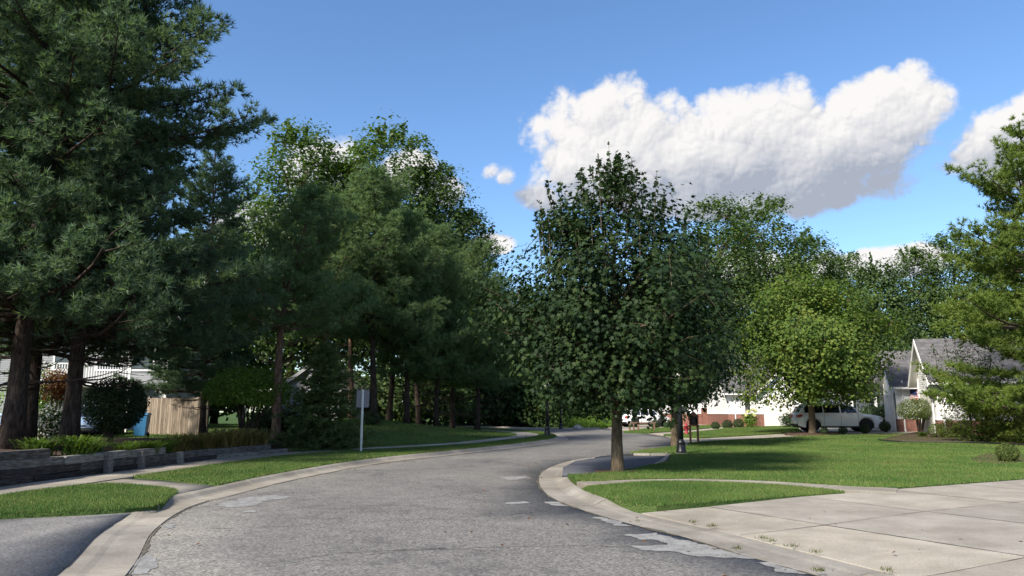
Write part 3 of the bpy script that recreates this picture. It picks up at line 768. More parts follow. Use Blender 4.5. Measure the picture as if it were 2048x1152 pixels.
for j in range(4):
    v0, v1 = rows[j], rows[j + 1]
    us0 = [front_u(v0) + .02] + [c for c in cols if c > front_u(v0) + .5]; us1 = [front_u(v1) + .02] + [c for c in cols if c > front_u(v0) + .5]
    for a in range(len(us0) - 1):
        p = lambda u, v: D0 + DA * u + DB * v
        vm = (v0 + v1) / 2
        quad = [p(us0[a], v0), p(us0[a + 1], v0), p(us1[a + 1], v1), p(us1[a], v1)]
        slab('slab', quad, lambda p: .024 + .076 * sst(0, 4.5, float((p - D0) @ DA) - front_u(float((p - D0) @ DB))), 'drive_concrete', drive)
def joint(p0, p1, w=.008):
    d = (p1 - p0) / np.linalg.norm(p1 - p0); n = np.array([-d[1], d[0]]) * w; rs = np.random.RandomState(int(abs(p0[0] * 100)))
    P = resample(np.vstack([p0, p1]), .25); V = []
    for q in P:
        k = rs.uniform(.45, 1.15)
        for e in (-1, 1):
            x, y = q + n * e * k; uu = float((q - D0) @ DA); vv = float((q - D0) @ DB); V.append((x, y, T(x, y) + .024 + .076 * sst(0, 4.5, uu - front_u(vv)) + .005))
    k = len(P); me = npmesh('joint', np.array(V), np.array([(2 * i, 2 * i + 1, 2 * i + 3, 2 * i + 2) for i in range(k - 1)])); link('joint', me, drive, 'joint_dirt')
for j in range(1, 4): joint(D0 + DA * (front_u(rows[j]) + .03) + DB * rows[j], D0 + DA * 19 + DB * rows[j])
for c in cols[:-1]: joint(D0 + DA * c + DB * .02, D0 + DA * c + DB * 10.5)
# verge island lawn, walk and big lawn
isl = [tuple(p) for p in spline([G(1178, 985), G(1310, 974.5), G(1460, 977), G(1600, 986), G(1690, 997)], .4)] + [tuple(D0 + DA * 3.2), tuple(D0 + DA * 1.2), tuple(D0 + DA * .1 - DB * .02)]
kseg = [tuple(p) for p in kin if D0[1] + .1 < p[1] < 15.0 and p[0] < 3]
isl = isl + kseg[::1] if kseg and kseg[0][1] < kseg[-1][1] else isl + kseg[::-1]
sheet('lawn', isl, 'lawn', LZ, .6, .2)
def strip(name, path, width, mat, z, seg=1.3, label=None):
    root = empty(name); root['kind'] = 'structure'
    P = resample(path, seg); t = np.gradient(P, axis=0); t /= np.linalg.norm(t, axis=1)[:, None]; n = np.stack([t[:, 1], -t[:, 0]], 1) * width * .5
    for i in range(len(P) - 1): slab('slab', [P[i] - n[i], P[i] + n[i], P[i + 1] + n[i + 1], P[i + 1] - n[i + 1]], z, mat, root, gap=.006)
    return root
wr = spline([(1.55, 16.1), G(1230, 977), G(1310, 971.5), G(1460, 973), G(1600, 981), G(1700, 989), (7.45, 14.75)], .4)
strip('sidewalk', wr, .85, 'walk_concrete', .115, 1.25)
bay = [G(*p) for p in [(1124, 957), (1126, 940), (1150, 927), (1200, 918), (1262, 914.5), (1331, 915), (1322, 929), (1285, 938.5), (1240, 949), (1195, 955)]]
wl = offset(wr, -.46)
lawn_big = [tuple(p) for p in wl[:-1]] + [tuple(D0 + DA * 6.6 - DB * .05), tuple(D0 + DA * 12 - DB * .05), tuple(D0 + DA * 30 - DB * .05), (38, 30), (40, 44), G(1900, 880), G(1830, 876.5), G(1600, 886), G(1450, 893.5), G(1378, 896.5)] + \
    [G(1345, 899), G(1300, 904.5), G(1262, 911), G(1262, 912.5), G(1345, 913), G(1341, 930), G(1300, 940), G(1250, 951), G(1195, 957), G(1135, 960)]
big = sheet('lawn', lawn_big, 'lawn', LZ, 1.0, .2)
sheet('parking_bay', bay, 'new_asphalt', lambda x, y: T(x, y) + .07, 1.0, .2)
be = empty('kerb'); be['kind'] = 'structure'
for q in ([(1266, 913), (1300, 913), (1300, 915.5), (1268, 915)], [(1301, 913), (1338, 913), (1334, 916), (1301, 915.5)], [(1334, 916.5), (1342, 914), (1332, 927), (1322, 928)], [(1322, 928.5), (1332, 927.5), (1325, 935), (1308, 936)]):
    slab('kerb_section', [G(*p) for p in q], .125, 'kerb_concrete', be, .2)
# the drives of the houses beyond: one apron, lawn wedges on it
apron = [G(*p) for p in [(1366, 889), (1356, 880), (1330, 873), (1290, 867), (1240, 861), (1206, 857), (1230, 853), (1330, 847.5), (1480, 847.5), (1580, 848), (1700, 856), (1800, 858), (1850, 862), (1850, 869), (1830, 874.5), (1600, 884.5), (1450, 892.5), (1380, 896)]]
sheet('driveway', apron, 'drive_concrete', lambda x, y: T(x, y) + .045, 2.2, .1)
wedges = [[(1247, 866), (1300, 868), (1345, 865.5), (1400, 860), (1478, 852), (1440, 851), (1350, 856), (1290, 860)],
          [(1327, 872.5), (1350, 877), (1400, 879), (1520, 872), (1605, 866.5), (1590, 853.5), (1520, 853), (1450, 859), (1395, 866.5), (1350, 871)],
          [(1376, 890.5), (1400, 887.5), (1600, 876), (1830, 870), (1830, 873), (1600, 883), (1450, 890), (1384, 893.5)]]
wedges = [[G(*p) for p in w] for w in wedges]
for w in wedges: sheet('lawn', w, 'lawn', lambda x, y: T(x, y) + .09, 1.6, .1)

# left side
sw = spline([(-9.0, 7), (-9.6, 12), (-9.65, 16), (-9.35, 19)] + [G(*p) for p in [(378, 938.5), (490, 923), (605, 911), (760, 902), (912, 892.5), (990, 884), (1046, 877), (1056, 872.5), (1030, 868), (985, 865), (900, 861.5)]] + [(-14, 57)])
strip('sidewalk', sw, 1.25, 'walk_concrete', .115, 1.4)
swo, swi = offset(sw, -.64), offset(sw, .64)
so = resample(swo, .8)
def DL(x, y): return float(np.min(np.hypot(so[:, 0] - x, so[:, 1] - y)))
WS = lambda y: float(np.interp(y, [8, 15.4, 20, 24.5, 27.3, 29.5], [.60, .54, .40, .19, .09, 0]))
def ZL(x, y):
    d = DL(x, y); amp = .26 + .64 * sst(-15, -8, x) * sst(24, 32, y)
    return T(x, y) + .11 + WS(y) * clamp(d / .12) + amp * sst(0, 10, d) + .02 * math.sin(x * 1.7) * math.sin(y * 1.3) * clamp(d)
iv = [p for p in swi if p[1] > 17.3]
cut = 0
for i, p in enumerate(iv):
    cut = i
    if i > 10 and p[0] < -6 and p[1] > 45: break
kv = [p for p in Lin if p[1] > 15.7]
cutk = 0
for i, p in enumerate(kv):
    cutk = i
    if i > 10 and p[0] < -5 and p[1] > 45: break
verge = [tuple(p) for p in kv[:cutk]] + [tuple(p) for p in iv[:cut]][::-1]
sheet('lawn', verge, 'lawn', LZ, .8, .2)
isll = [G(*p) for p in [(-260, 1064), (0, 1046), (180, 1037), (300, 1027.5), (332, 1012), (352, 993), (300, 985.5), (212, 979.5), (100, 990), (0, 1005), (-260, 1042)]]
isll = [tuple(p) for p in spline(isll, .5)]
sheet('lawn', isll, 'lawn', LZ, .6, .2)
sheet('path', [tuple(p) for p in [(-9.1, 17.4), (-8.9, 17.6), (Lin[np.argmin(abs(Lin[:, 1] - 16.0))][0] + .05, 16.0), (Lin[np.argmin(abs(Lin[:, 1] - 13.6))][0] + .05, 13.6), G(318, 1022), G(300, 1024), (-8.9, 14.2), (-9.2, 14.8)]], 'walk_concrete', lambda x, y: T(x, y) + .09, .8, .1)
sheet('driveway', [(-40, 4), (-3.4, 2.0)] + [tuple(p + np.array([.02, 0])) for p in Lin if 2.6 < p[1] < 12.6] + [G(312, 1028), (-7.6, 11.4), (-12, 10), (-40, 9)], 'old_drive_asphalt', lambda x, y: T(x, y) + .05, 1.4, .1)
bank_edge = [tuple(p) for p in swo]
i28 = int(np.argmin(np.abs(swo[:, 1] - 28.0) + (swo[:, 0] > 0) * 50))
bed_poly = [tuple(p + np.array([-.24, .0])) for p in swo[:i28]] + [tuple(swo[i28]), (-11.0, 31.5), (-16, 33), (-34, 34), (-34, 7)]
sheet('planting_bed', bed_poly, 'mulch', ZL, .9, .3)
iend = int(np.argmin(np.abs(swo[:, 0] + 10) + (swo[:, 1] < 45) * 50))
bank_poly = [tuple(p) for p in swo[i28:iend]] + [(-40, 68), (-60, 66), (-60, 34.2), (-34, 34), (-16, 33), (-11.0, 31.5)]
sheet('bank', bank_poly, 'lawn', ZL, 1.3, .3)

# retaining wall of old landscape timbers
def timber_wall():
    root = tag(empty('retaining_wall', (0, 0, 0)), 'weathered grey timber retaining wall stepping down beside the sidewalk', 'retaining wall')
    P = swo[:i28 + 1]; P = P[P[:, 1] > 6.5]; s = np.r_[0, np.cumsum(np.linalg.norm(np.diff(P, axis=0), axis=1))]
    rs = random.Random(4); cs = .18
    for course in range(5):
        u = rs.uniform(-1.2, 0)
        while u < s[-1] - .3:
            l = rs.uniform(1.5, 2.5); a = max(0, u); b = min(s[-1], u + l); u += l
            if b - a < .3: continue
            pa = np.array([np.interp(a, s, P[:, 0]), np.interp(a, s, P[:, 1])]); pb = np.array([np.interp(b, s, P[:, 0]), np.interp(b, s, P[:, 1])])
            ym = (pa[1] + pb[1]) / 2; top = .115 + WS(ym) + .06
            z0 = .06 + course * (cs + .006)
            if z0 > top - .05: continue
            d = (pb - pa) / np.linalg.norm(pb - pa); ang = math.atan2(d[1], d[0]); L_ = np.linalg.norm(pb - pa) - .012
            mb = MB(); mb.cbox(-L_ / 2, L_ / 2, -.10, .10, 0, cs, .018)
            upper = z0 + cs > top - .16  # upper timbers paler: weathering, plus light on their faces put into the colour
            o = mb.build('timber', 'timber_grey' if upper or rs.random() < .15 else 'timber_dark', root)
            m = (pa + pb) / 2; off = rs.uniform(-.02, .02) - .10 - course * .018
            o.location = (m[0] - d[1] * (-off) * -1 * -1, m[1] + d[0] * -off, T(*m) + z0); o.location.x = m[0] - d[1] * -off; o.rotation_euler = (rs.uniform(-.05, .05), rs.uniform(-.012, .012), ang + rs.uniform(-.015, .015))
    # upright posts standing against the wall
    for u in (11.9, 13.3, 15.2):
        p = np.array([np.interp(u, s, P[:, 0]), np.interp(u, s, P[:, 1])]); h = .10 + WS(p[1]) + rs.uniform(-.05, .05)
        mb = MB(); mb.cbox(-.09, .09, -.08, .08, -.1, h, .02); o = mb.build('post', 'timber_grey', root); o.location = (p[0] + .04, p[1], T(*p) + .05); o.rotation_euler = (rs.uniform(-.05, .05), rs.uniform(-.08, .03), rs.uniform(-.2, .2))
timber_wall()

# cement repairs and weeds along the gutters, parts of the road
def patch(px, seed, parent=road):
    rs = np.random.RandomState(seed); pts = [np.array(G(*p)) for p in px]; P = resample(np.vstack([pts, pts[:1]]), .07)[:-1]; k = len(P); ph = np.linspace(0, 2 * math.pi, k, endpoint=False)
    P = P + np.stack([sum(np.sin(ph * f + rs.uniform(0, 6.28)) * .16 / f ** .8 for f in (5, 9, 14, 23)), sum(np.sin(ph * f + rs.uniform(0, 6.28)) * .16 / f ** .8 for f in (4, 8, 15, 25))], 1) * min(1, k * .07 / 4) + rs.normal(size=P.shape) * .012
    return sheet('cement_patch', [tuple(p) for p in P], 'cement', lambda x, y: T(x, y) + .007, .3, 0, parent, None)
patch([(425, 1012), (480, 998), (545, 990), (590, 994), (540, 1001), (505, 1012), (470, 1016)], 1)
patch([(258, 1152), (262, 1122), (300, 1112), (318, 1122), (300, 1150)], 2)
patch([(330, 1052), (345, 1046), (352, 1052), (338, 1060)], 3)
patch([(1250, 1070), (1300, 1066), (1390, 1086), (1480, 1108), (1500, 1118), (1400, 1112), (1290, 1102), (1262, 1092), (1330, 1090)], 4)
patch([(1085, 1004), (1120, 1004), (1150, 1014), (1105, 1012)], 5)
patch([(1185, 1034), (1220, 1038), (1265, 1054), (1230, 1052)], 6)
patch([(1010, 1006), (1050, 1003), (1062, 1007), (1020, 1010)], 7)
patch([(1530, 1128), (1580, 1126), (1640, 1150), (1560, 1146)], 8)
patch([(1000, 955), (1050, 952), (1062, 957), (1015, 961)], 9)
patch([(480, 1024), (510, 1021), (515, 1025), (490, 1027)], 10)
def crack(pts, w, seed):
    rs = np.random.RandomState(seed); P = resample(spline([G(*p) for p in pts], .3), .09); P = P + rs.normal(size=P.shape) * .022
    t = np.gradient(P, axis=0); t /= np.linalg.norm(t, axis=1)[:, None]; n = np.stack([t[:, 1], -t[:, 0]], 1) * (w * rs.uniform(.3, 1.2, len(P)))[:, None]
    V = [(x, y, T(x, y) + .0065) for x, y in np.vstack([P - n, P + n])]; k = len(P)
    me = npmesh('crack', np.array(V), np.array([(i, k + i, k + i + 1, i + 1) for i in range(k - 1)])); link('crack', me, road, 'edging_black')
crack([(520, 1128), (700, 1106), (900, 1098), (1150, 1092), (1300, 1097)], .007, 1)
crack([(420, 1058), (600, 1051), (820, 1040), (1000, 1031), (1100, 1022)], .008, 2)
crack([(720, 1112), (860, 1099), (1000, 1102)], .006, 3)
crack([(640, 1026), (760, 1022), (900, 1019)], .007, 4)
crack([(640, 960), (800, 947), (980, 938), (1060, 930)], .009, 5)

def seam(path, y0, y1, off, w, seed):
    rs = np.random.RandomState(seed); P = resample(offset(path, off), .1); P = P[(P[:, 1] > y0) & (P[:, 1] < y1)]; k = len(P); u = np.arange(k) * .1
    t = np.gradient(P, axis=0); t /= np.linalg.norm(t, axis=1)[:, None]; n = np.stack([t[:, 1], -t[:, 0]], 1)
    wid = w * np.clip(.5 + .5 * np.sin(u * 1.7 + seed) + .6 * np.sin(u * 4.3) + rs.normal(size=k) * .4, .08, 2)[:, None]
    V = [(x, y, T(x, y) + .0075) for x, y in np.vstack([P - n * wid, P + n * wid])]
    link('gutter_seam', npmesh('gutter_seam', np.array(V), np.array([(i, k + i, k + i + 1, i + 1) for i in range(k - 1)])), road, 'joint_dirt')
seam(Rp, 6, 26, -.045, .035, 1); seam(Lp, 6, 34, .045, .022, 2)
def litter():
    rs = np.random.RandomState(12); P = []
    for i in range(260):
        path, s_ = (Rp, -1) if rs.rand() < .5 else (Lp, 1)
        q = path[rs.randint(len(path))] + np.array([s_ * abs(rs.normal()) * .5, rs.normal() * .2]); P.append(q)
    for i in range(70): P.append(np.array([rs.uniform(-5, 3), rs.uniform(8, 24)]))
    for i in range(60): P.append(D0 + DA * rs.uniform(0, 9) + DB * rs.uniform(0, 9))
    P = np.array(P); P = P[(P[:, 1] > 5) & (P[:, 1] < 32)]; Z = np.array([T(*p) + .012 + (.06 if (p - D0) @ DA > 0 else 0) for p in P])
    B, F = leaf_shape('oval'); V, FF = scatter(B, F, np.c_[P, Z], rotations(rs.normal(size=(len(P), 3)) * .25 + np.array([0, 0, 1]), rs.uniform(0, 6.28, len(P)), rs), rs.uniform(.025, .07, len(P)))
    tag(link('leaf_litter', npmesh('leaf_litter', V, FF), None, 'leaf_rust'), 'dry brown leaf scraps scattered along the gutters', 'leaves', kind='stuff')
litter()
# lawns: blades
grass_on('grass', isl, LZ, 5200, .05, .013, 1, 'short green grass on the small lawn island between walk and concrete drive', True)
grass_on('grass', lawn_big, LZ, 1950, .05, .015, 2, 'short green grass of the big lawn behind the lamp post', True)
grass_on('grass', verge, LZ, 3400, .05, .015, 3, 'short green grass on the curved verge around the sign post', True)
grass_on('grass', isll, LZ, 4600, .055, .013, 4, 'sunlit yellow green grass patch beside the old asphalt drive', True)
grass_on('grass', bank_poly, ZL, 450, .06, .02, 5, 'dim green grass on the bank under the pines', False)
for i, w in enumerate(wedges): grass_on('grass', w, lambda x, y: T(x, y) + .09, 1800, .05, .02, 6 + i, ['short grass strip in front of the mailbox rail', 'short grass strip behind the white luxury car', 'narrow grass strip between the walk and the drive with the large white car'][i].replace('luxury ', ''), False)
def weeds():
    rs = np.random.RandomState(9); P = []
    k = [p for p in kin if 7 < p[1] < 12.2]
    for i in range(14):
        c = k[rs.randint(len(k))] + rs.normal(size=2) * .03
        if rs.rand() < .4: c = Rp[np.argmin(np.abs(Rp[:, 1] - rs.uniform(7.5, 13)))] + rs.normal(size=2) * .03
        P.append(c + rs.normal(size=(rs.randint(6, 40), 2)) * .035)
    for i in range(6):
        u = rs.choice(cols[:4]); v = rs.uniform(0, 7.8); P.append(D0 + DA * u + DB * v + rs.normal(size=(rs.randint(4, 20), 2)) * .02)
    P = np.vstack(P); Z = np.array([T(*p) + .06 for p in P])
    o = link('weeds', blades_mesh('weeds', np.c_[P, Z], .04, .010, 3, 1.1), None, 'weed_blades'); tag(o, 'small weeds growing in the joints of the concrete', 'weeds', kind='stuff')
weeds()

# ------------------------------------------------------------------ trees
def on_left(px, py, Y): p = at(px, py, Y); return (p.x, Y, ZL(p.x, Y) - .03)
def on_right(px, Y, dz=.08): p = at(px, 830, Y); return (p.x, Y, T(p.x, Y) + dz)

def plant_trees():
    PA = pine_meshes('white_pine', 3, 23, 3.0, lambda h: 5.4 * (1 - h) ** .62 * (.85 + .15 * math.sin(h * 23)), .62, 5, .16, .10, 7, 6, 14, .23, .030, 2.0, .28, (.3, 0), .26, limb=.07, puff=.26)
    PB = pine_meshes('white_pine', 8, 24, 3.4, lambda h: 5.6 * (1 - h) ** .58 * (.82 + .18 * math.sin(h * 19 + 1)), .62, 5, .18, .14, 7, 6, 14, .23, .030, 2.2, .23, (.2, .3), .26, bend=.25, limb=.07, puff=.26)
    g = 'tall pines behind the timber wall'
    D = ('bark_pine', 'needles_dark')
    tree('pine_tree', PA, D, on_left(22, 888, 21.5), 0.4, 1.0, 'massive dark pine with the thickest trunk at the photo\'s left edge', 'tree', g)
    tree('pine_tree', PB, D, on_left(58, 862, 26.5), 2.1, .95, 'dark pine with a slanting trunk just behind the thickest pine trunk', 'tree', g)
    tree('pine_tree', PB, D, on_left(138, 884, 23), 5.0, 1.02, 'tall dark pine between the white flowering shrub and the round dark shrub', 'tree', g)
    tree('pine_tree', PB, D, on_left(405, 868, 35), 3.3, .62, 'dark pine behind the board fence and the clipped umbrella shrub', 'tree', g)
    M1 = pine_meshes('red_pine', 12, 13.6, 4.6, lambda h: 4.0 * (1 - h) ** .55 * (.8 + .2 * math.sin(h * 17)), .55, 5, .28, .05, 5, 7, 12, .24, .036, 1.6, .19, (.3, 0), .2, bend=.2, limb=.06, puff=.30)
    M2 = pine_meshes('red_pine', 15, 13.0, 2.4, lambda h: 4.1 * (1 - h) ** .55 * (.8 + .2 * math.sin(h * 21 + 2)), .55, 5, .25, .15, 5, 7, 12, .24, .036, 1.0, .17, (0, .2), .2, limb=.06, puff=.30)
    M3 = pine_meshes('red_pine', 21, 10.6, 4.4, lambda h: 3.3 * (1 - h) ** .5 * (.8 + .2 * math.sin(h * 13)), .5, 5, .3, .05, 5, 7, 12, .23, .034, 2.6, .2, (.9, 0), .2, bend=-.35, limb=.05, puff=.28)
    g = 'pines on the grassy bank'; RG = ('bark_red_pine', 'needles_green'); RD = ('bark_pine', 'needles_green'); RK = ('bark_pine', 'needles_green')
    for me, mt, px, Y, rz, s, lab in [
        (M3, RG, 553, 30, .2, 1.0, 'pine with a leaning bare trunk beside the clipped umbrella shrub'),
        (M1, RG, 640, 40, 1.3, .92, 'pine rising directly behind the young spruce'),
        (M1, RG, 703, 44, 2.6, 1.0, 'slim reddish pine trunk between the spruce and the street sign'),
        (M1, RD, 748, 41, 4.1, 1.04, 'tall pine with grey trunk and bare dead limbs right behind the street sign'),
        (M1, RK, 778, 47, 5.4, 1.0, 'pine with a straight dark trunk, first right of the street sign'),
        (M2, RD, 813, 43, .8, .95, 'pine with a pale trunk base, second right of the street sign'),
        (M1, RK, 838, 52, 2.9, 1.05, 'pine in the dim row, third right of the street sign'),
        (M2, RK, 872, 47, 3.7, .98, 'pine with low sweeping boughs, fourth right of the street sign'),
        (M2, RK, 905, 55, 1.9, 1.02, 'pine deep in the shade, fifth right of the street sign'),
        (M2, RD, 955, 51, 5.2, 1.0, 'blue green pine at the bend, nearest to the far lamp posts')]:
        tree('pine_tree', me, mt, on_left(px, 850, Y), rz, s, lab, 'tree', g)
    SP = pine_meshes('spruce', 31, 3.9, .12, lambda h: 1.45 * (1 - h) ** .9 + .05, .17, 8, .12, .18, 5, 4, 14, .13, .032, None, .09, (0, 0), .1, wob=.03, limb=.02)
    tree('spruce_tree', SP, ('bark_pine', 'needles_spruce'), on_left(645, 880, 29.5), 0, (1.35, 1.2, 1.08), 'young cone shaped spruce left of the street sign', 'tree')
    # tall loose broadleaved trees behind
    CW = broadleaf_meshes('cottonwood', 41, 25, 5, lambda h: 5.6 * math.sin(math.pi * clamp(.12 + .8 * h)) ** .7, 680, 34, 'oval', .34, .66, .38, 14, .8, gappy=.25, limbs=22, shell=.5)
    CX = broadleaf_meshes('cottonwood', 47, 24, 5, lambda h: 5.2 * math.sin(math.pi * clamp(.15 + .76 * h)) ** .8, 640, 34, 'oval', .34, .64, .36, 14, .8, gappy=.32, limbs=22, shell=.45)
    W1 = broadleaf_meshes('wood_tree', 53, 13, 1.2, lambda h: 4.6 * math.sin(math.pi * clamp(.22 + .72 * h)) ** .7, 460, 40, 'round', .27, .55, .25, 6, .8, limbs=14, shell=.7)
    CB = ('bark_maple', 'leaf_cottonwood'); WB = ('bark_pine', 'leaf_wood')
    g = 'tall broadleaved trees behind the pines'
    for me, px, Y, rz, s, lab in [(CW, 575, 62, .3, 1.03, 'tall loose crowned tree rising left of the pale cloud gap'), (CX, 665, 66, 2.0, .98, 'thin topped tree in the cloud gap behind the pines'),
                                  (CW, 760, 64, 4.4, 1.05, 'tallest broadleaved tree behind the street sign'), (CX, 860, 66, 1.1, .95, 'loose broadleaved tree stepping down right of the tallest one'),
                                  (CX, 925, 70, 3.0, .82, 'lowest broadleaved tree on the pines\' right shoulder')]:
        tree('broadleaf_tree', me, CB if px != 925 else WB, on_left(px, 850, Y), rz, s, lab, 'tree', g)
    g = 'woods beyond the bend'
    for me, px, Y, rz, s, lab in [(W1, 985, 74, .2, 1.0, 'dark tree of the woods behind the side road mouth'), (W1, 1050, 78, 1.4, 1.1, 'dense green tree just left of the far lamp posts'), (W1, 1125, 76, 2.3, 1.05, 'dense green tree right behind the two far lamp posts'),
                                  (W1, 1190, 82, 3.8, 1.1, 'dense tree between the far lamp posts and the maple trunk'), (W1, 1260, 86, 5.0, 1.15, 'dense tree behind the white hatchback'), (W1, 1340, 90, .9, 1.2, 'dark tree hidden behind the twin maples')]:
        tree('wood_tree', me, WB, on_right(px, Y, -.1), rz, s, lab, 'tree', g)
    for px, Y, s, rz in [(300, 60, 1.2, .4), (180, 64, 1.3, 1.9), (60, 58, 1.2, 3.6), (430, 66, 1.35, 5.0), (-60, 48, 1.2, 2.2)]:
        p = at(px, 830, Y)
        tree('wood_tree', W1, WB, (p.x, Y, .3), rz, s, {300: 'leafy tree behind the board fence', 180: 'leafy tree behind the pale house deck', 60: 'leafy tree behind the pale house, above the flowering shrub', 430: 'tallest leafy tree behind the pale house', -60: 'leafy tree behind the pale house, past the photo\'s left edge'}[px], 'tree', 'leafy trees behind the pine side house')
    g = 'tall trees behind the white houses'
    for me, mt, px, Y, rz, s, lab in [(CW, CB, 1450, 80, 1.0, .98, 'airy tall tree left of the tallest one behind the houses'), (CW, CB, 1545, 88, 3.1, 1.08, 'tallest airy tree behind the white houses'), (CX, CB, 1640, 92, 4.8, .98, 'airy tree stepping down behind the light green maple'),
                                      (CX, CB, 1715, 98, .5, .92, 'thin tree under the low bright cloud'), (W1, WB, 1772, 78, 1.2, (.85, .85, 1.28), 'dense dark upright tree behind the gabled garage'), (CX, CB, 1850, 92, 2.2, .9, 'airy tree over the higher gable'),
                                      (CW, CB, 1935, 90, 5.6, .92, 'airy tree behind the layered pine'), (CX, CB, 2030, 86, 1.6, .88, 'airy tree in the far corner behind the layered pine')]:
        tree('broadleaf_tree', me, mt, on_right(px, Y, -.1), rz, s, lab, 'tree', g)
    # the maples in front
    MP = broadleaf_meshes('maple', 61, 7.7, 1.75, lambda h: 3.0 * (1 - abs((h - .34) / .66) ** 1.7) ** .72 if h > .34 else 3.0 * (.72 + .28 * (h / .34)), 430, 72, 'maple', .125, .40, .15, 70, .55, limbs=20, droop=.4, gappy=.2, lump=.24, shell=.5)
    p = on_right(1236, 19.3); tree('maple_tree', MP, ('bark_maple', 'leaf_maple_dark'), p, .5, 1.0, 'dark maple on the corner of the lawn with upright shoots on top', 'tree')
    MQ = broadleaf_meshes('maple', 67, 8.2, 1.75, lambda h: 2.9 * (1 - abs((h - .36) / .64) ** 2.3) ** .62 if h > .36 else 2.9 * (.7 + .3 * (h / .36)), 380, 56, 'maple', .15, .42, .15, 24, .6, limbs=16, off=(.5, 0), lump=.22)
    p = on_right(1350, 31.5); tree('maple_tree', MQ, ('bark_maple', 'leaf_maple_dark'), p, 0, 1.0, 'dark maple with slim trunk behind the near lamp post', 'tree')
    ML = broadleaf_meshes('light_maple', 71, 9.1, 2.0, lambda h: 4.15 * (1 - abs((h - .30) / .70) ** 2.2) ** .58 if h > .30 else 4.15 * (.80 + .2 * (h / .30)), 520, 86, 'round', .135, .48, .19, 14, .8, limbs=18, shell=.6, gappy=.22, lump=.26)
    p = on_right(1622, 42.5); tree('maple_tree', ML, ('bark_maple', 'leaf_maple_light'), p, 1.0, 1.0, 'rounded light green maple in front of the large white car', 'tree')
    LP = pine_meshes('layered_pine', 77, 13.4, 1.3, lambda h: 5.3 * (1 - h) ** .55 * (.75 + .25 * math.sin(h * 27)), .58, 5, .14, .06, 7, 7, 13, .20, .030, None, .2, (.2, 0), .15, limb=.06, flat=.4, puff=.22)
    p = on_right(2105, 30.5); tree('pine_tree', LP, ('bark_pine', 'needles_yellow'), p, .9, 1.0, 'yellow green pine with layered horizontal boughs at the photo\'s right edge', 'tree')
    SL = broadleaf_meshes('small_tree', 83, 4.3, 1.1, lambda h: 1.7 * math.sin(math.pi * clamp(.2 + .7 * h)), 150, 26, 'oval', .10, .3, .06, 5, .7, gappy=.3, limbs=12)
    p = on_right(1938, 34.5, .1); tree('small_tree', SL, ('bark_pine', 'leaf_shrub_dark'), p, 0, 1.0, 'small dark leaved tree against the white garage wall', 'tree')
    SB = broadleaf_meshes('small_tree', 85, 4.0, .7, lambda h: 1.5 * math.sin(math.pi * clamp(.2 + .7 * h)), 60, 16, 'oval', .11, .3, .06, 3, .7, gappy=.2, limbs=14)
    p = on_right(1772, 51, .1); tree('small_tree', SB, ('bark_pine', 'leaf_shrub_dark'), p, 0, 1.1, 'thin branched small tree by the porch corner', 'tree')
plant_trees()

